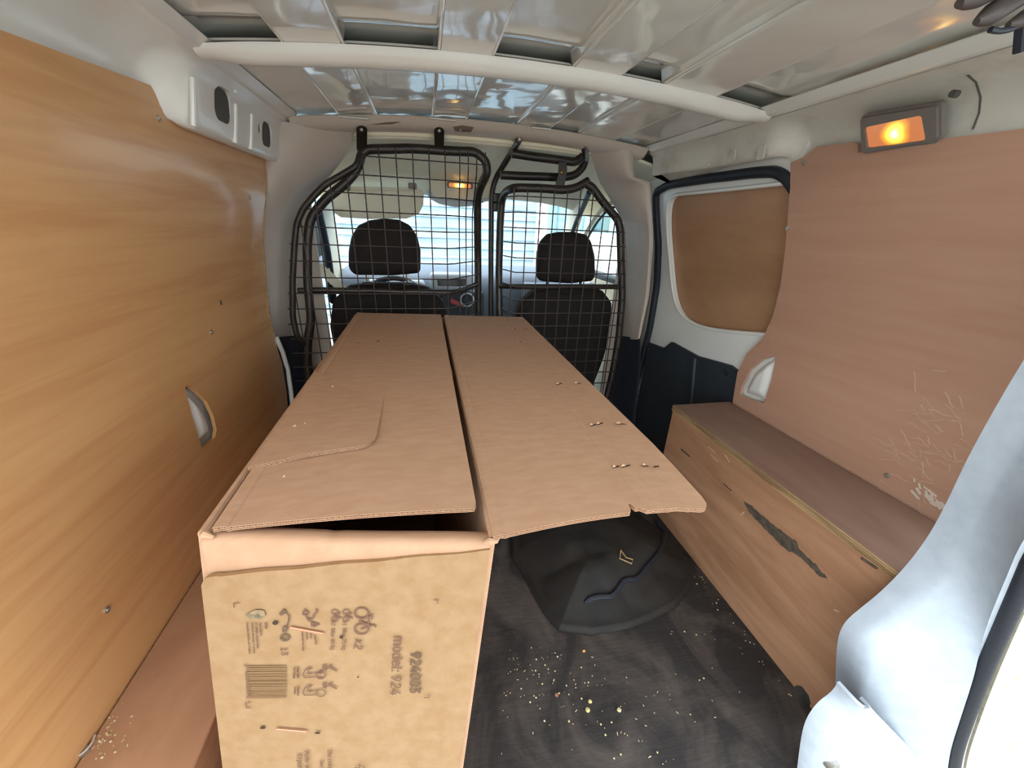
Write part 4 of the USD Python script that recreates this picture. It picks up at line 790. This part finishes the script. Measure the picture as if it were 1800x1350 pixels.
# ------------------------------------------------------------------ cab: headlining, visor, lamp, glass, dashboard, doors
hl = thing('trim_headliner', 'cream cab headlining sloping down to the windscreen', kind='structure')
def zhl(y): return H + np.interp(y, [1.60, 1.66, 1.75, 1.95, 2.15, 2.32, 2.40], [.274, .273, .268, .240, .195, .142, .118])
ys = np.linspace(1.63, 2.40, 30); xs = np.linspace(-.50, 1.0, 40); X, Y = np.meshgrid(xs, ys, indexing='ij')
Z = zhl(Y) - .06 * (np.abs(X - .25) / .75) ** 4 + .02 * (1 - ((X - .25) / .75) ** 2)
obj('headliner', sheet(np.stack([X, Y, Z], -1)[::-1], .01), cream, hl, smooth=60)
for yy in (1.66, 1.70): obj('headliner_rib', tube([(x, yy, float(zhl(yy)) + .02 * (1 - ((x - .25) / .75) ** 2) - .06 * (abs(x - .25) / .75) ** 4 - .004) for x in np.linspace(-.24, .70, 30)], .008, 8), cream, hl)
con = [P(u, v, y=2.22) for u, v in ((752, 316), (768, 312), (800, 311), (850, 314), (862, 330), (858, 346), (840, 351), (800, 350), (766, 346), (757, 334))]
obj('overhead_console', place(prism(rpoly([(p[0], p[2]) for p in con], .01), .05), (0, 2.25, 0), np.array([1., 0, 0]), np.array([0, 0, 1.]), np.array([0, -1., 0])), creamp, hl, smooth=30)
mir = [P(u, v, y=2.35) for u, v in ((748, 338), (758, 350), (772, 358), (800, 364), (830, 362), (846, 355), (870, 352), (872, 342), (800, 338))]
obj('sensor_cover', place(prism(rpoly([(p[0], p[2]) for p in mir], .008), .06), (0, 2.40, 0), np.array([1., 0, 0]), np.array([0, 0, 1.]), np.array([0, -1., 0])), dashl, hl, smooth=30)
cl_ = thing('cab_lamp', 'small lit amber lamp in the cab headlining above the windscreen', 'lamp', tuple(P(808, 326, y=2.19)))
a, b = P(786, 319, y=2.19), P(831, 332, y=2.19); obj('bezel', rbox(a[0], b[0], 2.185, 2.2, b[2], a[2], .004), lampgrey, cl_)
a, b = P(789, 321, y=2.18), P(828, 331, y=2.18); obj('lens', rbox(a[0], b[0], 2.178, 2.19, b[2], a[2], .004), lens_material('cab_amber_lens', P(808, 326, y=2.178), .002, .04, 9.), cl_, label='glowing amber lens')
vs = thing('sun_visor', 'cream sun visor hanging at the windscreen left of centre', 'sun visor', tuple(P(660, 330, y=2.2)))
vp = [P(u, v, y=2.2) for u, v in ((577, 330), (740, 332), (745, 340), (744, 360), (736, 376), (715, 384), (650, 385), (600, 382), (588, 374), (582, 352))]
obj('visor_panel', place(prism(rpoly([(p[0], p[2]) for p in vp], .012), .016), (0, 2.21, 0), np.array([1., 0, 0]), np.array([0, 0, 1.]), np.array([0, -1., 0])), creamp, vs, smooth=30)
obj('visor_rod', tube([P(600, 331, y=2.19), P(728, 333, y=2.19)], .008, 10), creamp, vs)
for u, v in ((608, 329), (725, 327)): c = P(u, v, y=2.185); obj('visor_clip', rbox(c[0] - .02, c[0] + .02, c[1] - .01, c[1] + .02, c[2] - .014, c[2] + .014, .004), lampgrey, vs)
ws = [(-.62, 3.02, H - .30), (1.12, 3.02, H - .30), (.92, 2.38, H + .12), (-.42, 2.38, H + .12)]
G = np.array([[lerp(np.array(ws[0]), np.array(ws[1]), s) * (1 - t) + lerp(np.array(ws[3]), np.array(ws[2]), s) * t + [0, .10 * math.sin(math.pi * s), 0] for t in np.linspace(0, 1, 8)] for s in np.linspace(0, 1, 20)])
obj('window_1', sheet(G, .004), glass, smooth=60, kind='structure', label='windscreen glass')
def strip(name, pts_, r, mat_, parent, n=10): obj(name, tube(fillet(pts_, .03, 5), r, n), mat_, parent)
fr = thing('trim_front_pillar', 'cream right windscreen pillar and door frame', kind='structure')
G = np.array([[P(u, v, y=y_) for u, v, y_ in r] for r in (((1000, 338, 2.34), (1018, 330, 2.2), (1034, 326, 2.05)), ((1004, 356, 2.42), (1016, 356, 2.3), (1030, 350, 2.15)), ((998, 384, 2.55), (1008, 386, 2.4), (1018, 388, 2.25)), ((988, 415, 2.75), (1000, 416, 2.6), (1008, 420, 2.4)), ((975, 460, 2.95), (990, 470, 2.8), (1002, 480, 2.6)))])
obj('pillar_trim', sheet(G, .01), creamp, fr, smooth=60)
strip('pillar_seal', [P(u, v, y=y_) for u, v, y_ in ((1036, 338, 2.0), (1026, 362, 2.15), (1014, 388, 2.3), (1003, 418, 2.45), (996, 470, 2.6))], .014, dkpl, fr)
strip('window_frame', [P(u, v, y=y_) for u, v, y_ in ((1098, 352, 1.95), (1075, 356, 2.0), (1060, 366, 2.05), (1045, 385, 2.15), (1030, 410, 2.25), (1018, 450, 2.35), (1010, 490, 2.4))], .012, creamp, fr)
strip('window_frame', [P(u, v, y=y_) for u, v, y_ in ((1098, 360, 1.98), (1077, 364, 2.03), (1064, 373, 2.08), (1050, 390, 2.18), (1035, 414, 2.28), (1022, 452, 2.38))], .007, dkpl, fr)
fl_ = thing('trim_front_pillar', 'left windscreen pillar with dark seal and pale trim', kind='structure')
G = np.array([[P(u, v, y=y_) for u, v, y_ in r] for r in (((560, 366, 2.05), (572, 356, 2.2), (582, 350, 2.34)), ((566, 400, 2.1), (576, 395, 2.3), (586, 392, 2.45)), ((572, 440, 2.2), (580, 438, 2.4), (594, 436, 2.6)), ((580, 500, 2.3), (590, 498, 2.5), (604, 496, 2.75)))])
obj('pillar_trim', sheet(G, -.01), creamp, fl_, smooth=60)
strip('pillar_seal', [P(u, v, y=y_) for u, v, y_ in ((558, 368, 2.0), (566, 402, 2.1), (574, 440, 2.2), (580, 480, 2.3), (586, 530, 2.4))], .020, dkbl, fl_)
strip('window_frame', [P(u, v, y=y_) for u, v, y_ in ((540, 370, 1.95), (546, 400, 2.0), (552, 440, 2.05), (556, 500, 2.1), (560, 520, 2.1))], .012, creamp, fl_)
da = thing('dashboard', 'blue-grey dashboard under the windscreen', 'dashboard', (.25, 2.7, .3))
prof = [(2.56, -.75), (2.50, -.55), (2.50, -.40), (2.53, -.33), (2.60, -.295), (2.75, -.285), (3.0, -.29), (3.02, -.32)]
G = np.array([[(x, y + .06 * math.cos((x - .25) * 2), z + H) for y, z in prof] for x in np.linspace(-.50, 1.00, 40)]); obj('dash_top', sheet(G, .02), dashm, da, smooth=50)
a, b = P(756, 484, y=2.40), P(833, 508, y=2.40); obj('display_hood', as_tm(sbox3((a[0] + b[0]) / 2, 2.46, (a[2] + b[2]) / 2, (b[0] - a[0]) / 2, .06, (a[2] - b[2]) / 2 + .01, .02)), dashl, da, smooth=50)
a, b = P(769, 490, y=2.395), P(820, 503, y=2.395); obj('display', rbox(a[0], b[0], 2.392, 2.402, b[2], a[2], .003), screenm, da, label='black display')
a, b = P(772, 512, y=2.46), P(850, 600, y=2.46); obj('centre_console', as_tm(sbox3((a[0] + b[0]) / 2, 2.54, (a[2] + b[2]) / 2 - .1, (b[0] - a[0]) / 2, .08, (a[2] - b[2]) / 2 + .1, .02)), dkpl, da, smooth=50)
c = P(821, 527, y=2.45); RX = trimesh.transformations.rotation_matrix(np.pi / 2, [1, 0, 0])
obj('dial', trimesh.creation.torus(.040, .006, 32, 10).apply_transform(RX).apply_translation(c), dashl, da); obj('dial_knob', trimesh.creation.cylinder(.024, .02, 24).apply_transform(RX).apply_translation(c), dkpl, da)
obj('hazard_button', place(prism(Polygon([(p[0], p[2]) for p in (P(793, 524, y=2.45), P(818, 536, y=2.45), P(815, 540, y=2.45), P(808, 538, y=2.45), P(792, 532, y=2.45))]), .008), (0, 2.455, 0), np.array([1., 0, 0]), np.array([0, 0, 1.]), np.array([0, -1., 0])), redm, da)
a, b = P(845, 476, y=2.72), P(915, 492, y=2.72); obj('windscreen_ledge', rbox(-.55, b[0], 2.72, 2.98, b[2], a[2], .006), creamp, da)
a, b = P(920, 498, y=2.50), P(1005, 530, y=2.50); obj('glovebox_lid', as_tm(sbox3((a[0] + b[0]) / 2 + .1, 2.54, (a[2] + b[2]) / 2, (b[0] - a[0]) / 2 + .1, .05, (a[2] - b[2]) / 2, .02)), dashm, da, smooth=50)
st = thing('steering_wheel', 'steering wheel seen between the left headrest and backrest', 'steering wheel', tuple(P(700, 540, y=2.25)))
c = P(694, 545, y=2.25); RW = trimesh.transformations.rotation_matrix(np.radians(62), [1, 0, 0]); obj('rim', trimesh.creation.torus(.185, .015, 48, 12).apply_transform(RW).apply_translation(c), dkpl, st)
obj('hub', as_tm(sbox3(0, 0, 0, .075, .06, .03, .025)).apply_transform(RW).apply_translation(c), dkpl, st)
for a_ in (0, 2.3, 4.0): obj('spoke', tube([c + (RW[:3, :3] @ [.06 * math.cos(a_), .06 * math.sin(a_), 0]), c + (RW[:3, :3] @ [.178 * math.cos(a_), .178 * math.sin(a_), 0])], .013, 10), chrome, st)
obj('instrument_hood', as_tm(sbox3(c[0], 2.48, c[2] + .09, .17, .07, .05, .03)), dashl, da, smooth=50)
for name, s, xx, lab in (('door_3', -1, -.67, 'left front door with dark card and pale sill'), ('door_2', 1, 1.15, 'right front door with pale card')):
    d2_ = thing(name, lab, kind='structure')
    obj('door_card', rbox(xx - .03, xx + .03, 1.90, 2.62, -.05, H - .30, .01), dashm if s < 0 else creamp, d2_); obj('window_sill', rbox(xx - .035, xx + .035, 1.90, 2.66, H - .31, H - .27, .01), dkpl, d2_)
    obj('armrest', as_tm(sbox3(xx - s * .05, 2.15, H - .45, .035, .22, .03, .02)), dkpl if s < 0 else creamp, d2_, smooth=50)
    G = np.array([[(xx - s * .13 * t * t, 1.75 + .95 * q + (-.28 * t * q), H - .28 + .40 * t) for t in np.linspace(0, 1, 6)] for q in np.linspace(0, 1, 6)]); obj('window_' + ('3' if s < 0 else '2'), sheet(G if s > 0 else G[::-1], .004), glass, smooth=60, kind='structure', label=('left' if s < 0 else 'right') + ' front door glass')
strap = [P(u, v, y=y_) for u, v, y_ in ((520, 430, 1.84), (550, 462, 1.93), (580, 487, 1.98), (612, 518, 2.02))]
G = np.array([[p + k * np.array([.010, 0, .022]) for k in (-1, 0, 1)] for p in strap]); obj('seat_belt', sheet(G, .003), creamp, smooth=50, label='beige seat belt strap slanting beside the left headrest', cat='seat belt')
dm = thing('door_mirror', 'grey door mirror outside the left front window', 'mirror', tuple(P(563, 450, y=2.5)))
a = P(560, 440, y=2.55); obj('mirror_housing', as_tm(sbox3(a[0] - .02, 2.6, a[2] + .02, .055, .06, .15, .04)), dkpl, dm, smooth=50); b = P(573, 468, y=2.5); obj('mirror_arm', as_tm(sbox3(b[0], 2.55, b[2], .05, .05, .06, .04)), dashm, dm, smooth=50)

# ------------------------------------------------------------------ outside
GZ = -.56
obj('ground', rbox(-30, 30, -30, 30, GZ - .1, GZ, .01), asphalt, kind='structure', label='pale concrete yard around the van')
hs = thing('house_wall', 'blue-grey weatherboarded house wall facing the windscreen', 'house', (-1.5, 6.7, GZ))
xpost = P(942, 420, y=6.5)[0]
z = GZ; k = 0
while z < 3.4:
    V = np.array([(-7., 6.56, z), (-7, 6.60, z + .165), (xpost, 6.60, z + .165), (xpost, 6.56, z), (-7, 6.64, z), (-7, 6.64, z + .165), (xpost, 6.64, z + .165), (xpost, 6.64, z)])
    obj('weatherboard', trimesh.Trimesh(V).convex_hull, siding, hs, smooth=False); z += .15
obj('corner_post', rbox(xpost, xpost + .18, 6.50, 6.66, GZ, 3.5, .01), whitewood, hs, label='white corner post')
sd_ = thing('side_building', 'grey-teal building beyond the white corner post, with upright battens', 'house', (4.5, 8.2, GZ))
obj('building_wall', rbox(xpost + .18, 12, 8.0, 8.3, GZ, 4.5, .01), tealm, sd_)
for x in np.arange(2.6, 9, .55): obj('batten', rbox(x, x + .16, 7.93, 8.0, GZ, 4.5, .01), siding, sd_)
obj('window_band', rbox(3.3, 9.5, 7.95, 8.01, 1.0, 1.5, .01), M('teal_glass', srgb(70, 120, 124), rough=.2), sd_)
fe = thing('board_fence', 'low pale board fence in front of the teal building', 'fence', (4.2, 7.0, GZ))
for x in np.arange(2.4, 7, .16): obj('fence_board', rbox(x, x + .145, 7.0, 7.03, GZ, .95, .004), whitewood, fe, smooth=False)
cr = thing('parked_car', 'pale blue parked car seen through the right front door window', 'car', (4.3, 5.6, GZ))
cp = [(-2.1, .35), (-2.1, .75), (-1.3, .92), (-.7, 1.38), (.6, 1.45), (1.3, 1.0), (2.0, .92), (2.1, .5), (2.05, .3), (1.6, .28), (-1.6, .28)]
t = prism(rpoly(cp, .06), 1.6); t = place(t, (4.9, 6.5, GZ), np.array([1., 0, 0]), np.array([0, 0, 1.]), np.array([0, -1., 0])); t.fix_normals(); obj('car_body', t, carblue, cr, smooth=30)
t = prism(rpoly([(-1.1, .98), (-.65, 1.32), (.55, 1.38), (1.05, 1.0)], .04), 1.62); obj('car_windows', place(t, (4.9, 6.51, GZ), np.array([1., 0, 0]), np.array([0, 0, 1.]), np.array([0, -1., 0])), screenm, cr, smooth=30)
for dx in (-1.3, 1.3):
    for yy in (4.92, 6.45): obj('wheel', trimesh.creation.cylinder(.32, .2, 28).apply_transform(RX).apply_translation((4.9 + dx, yy, GZ + .32)), tyre, cr)
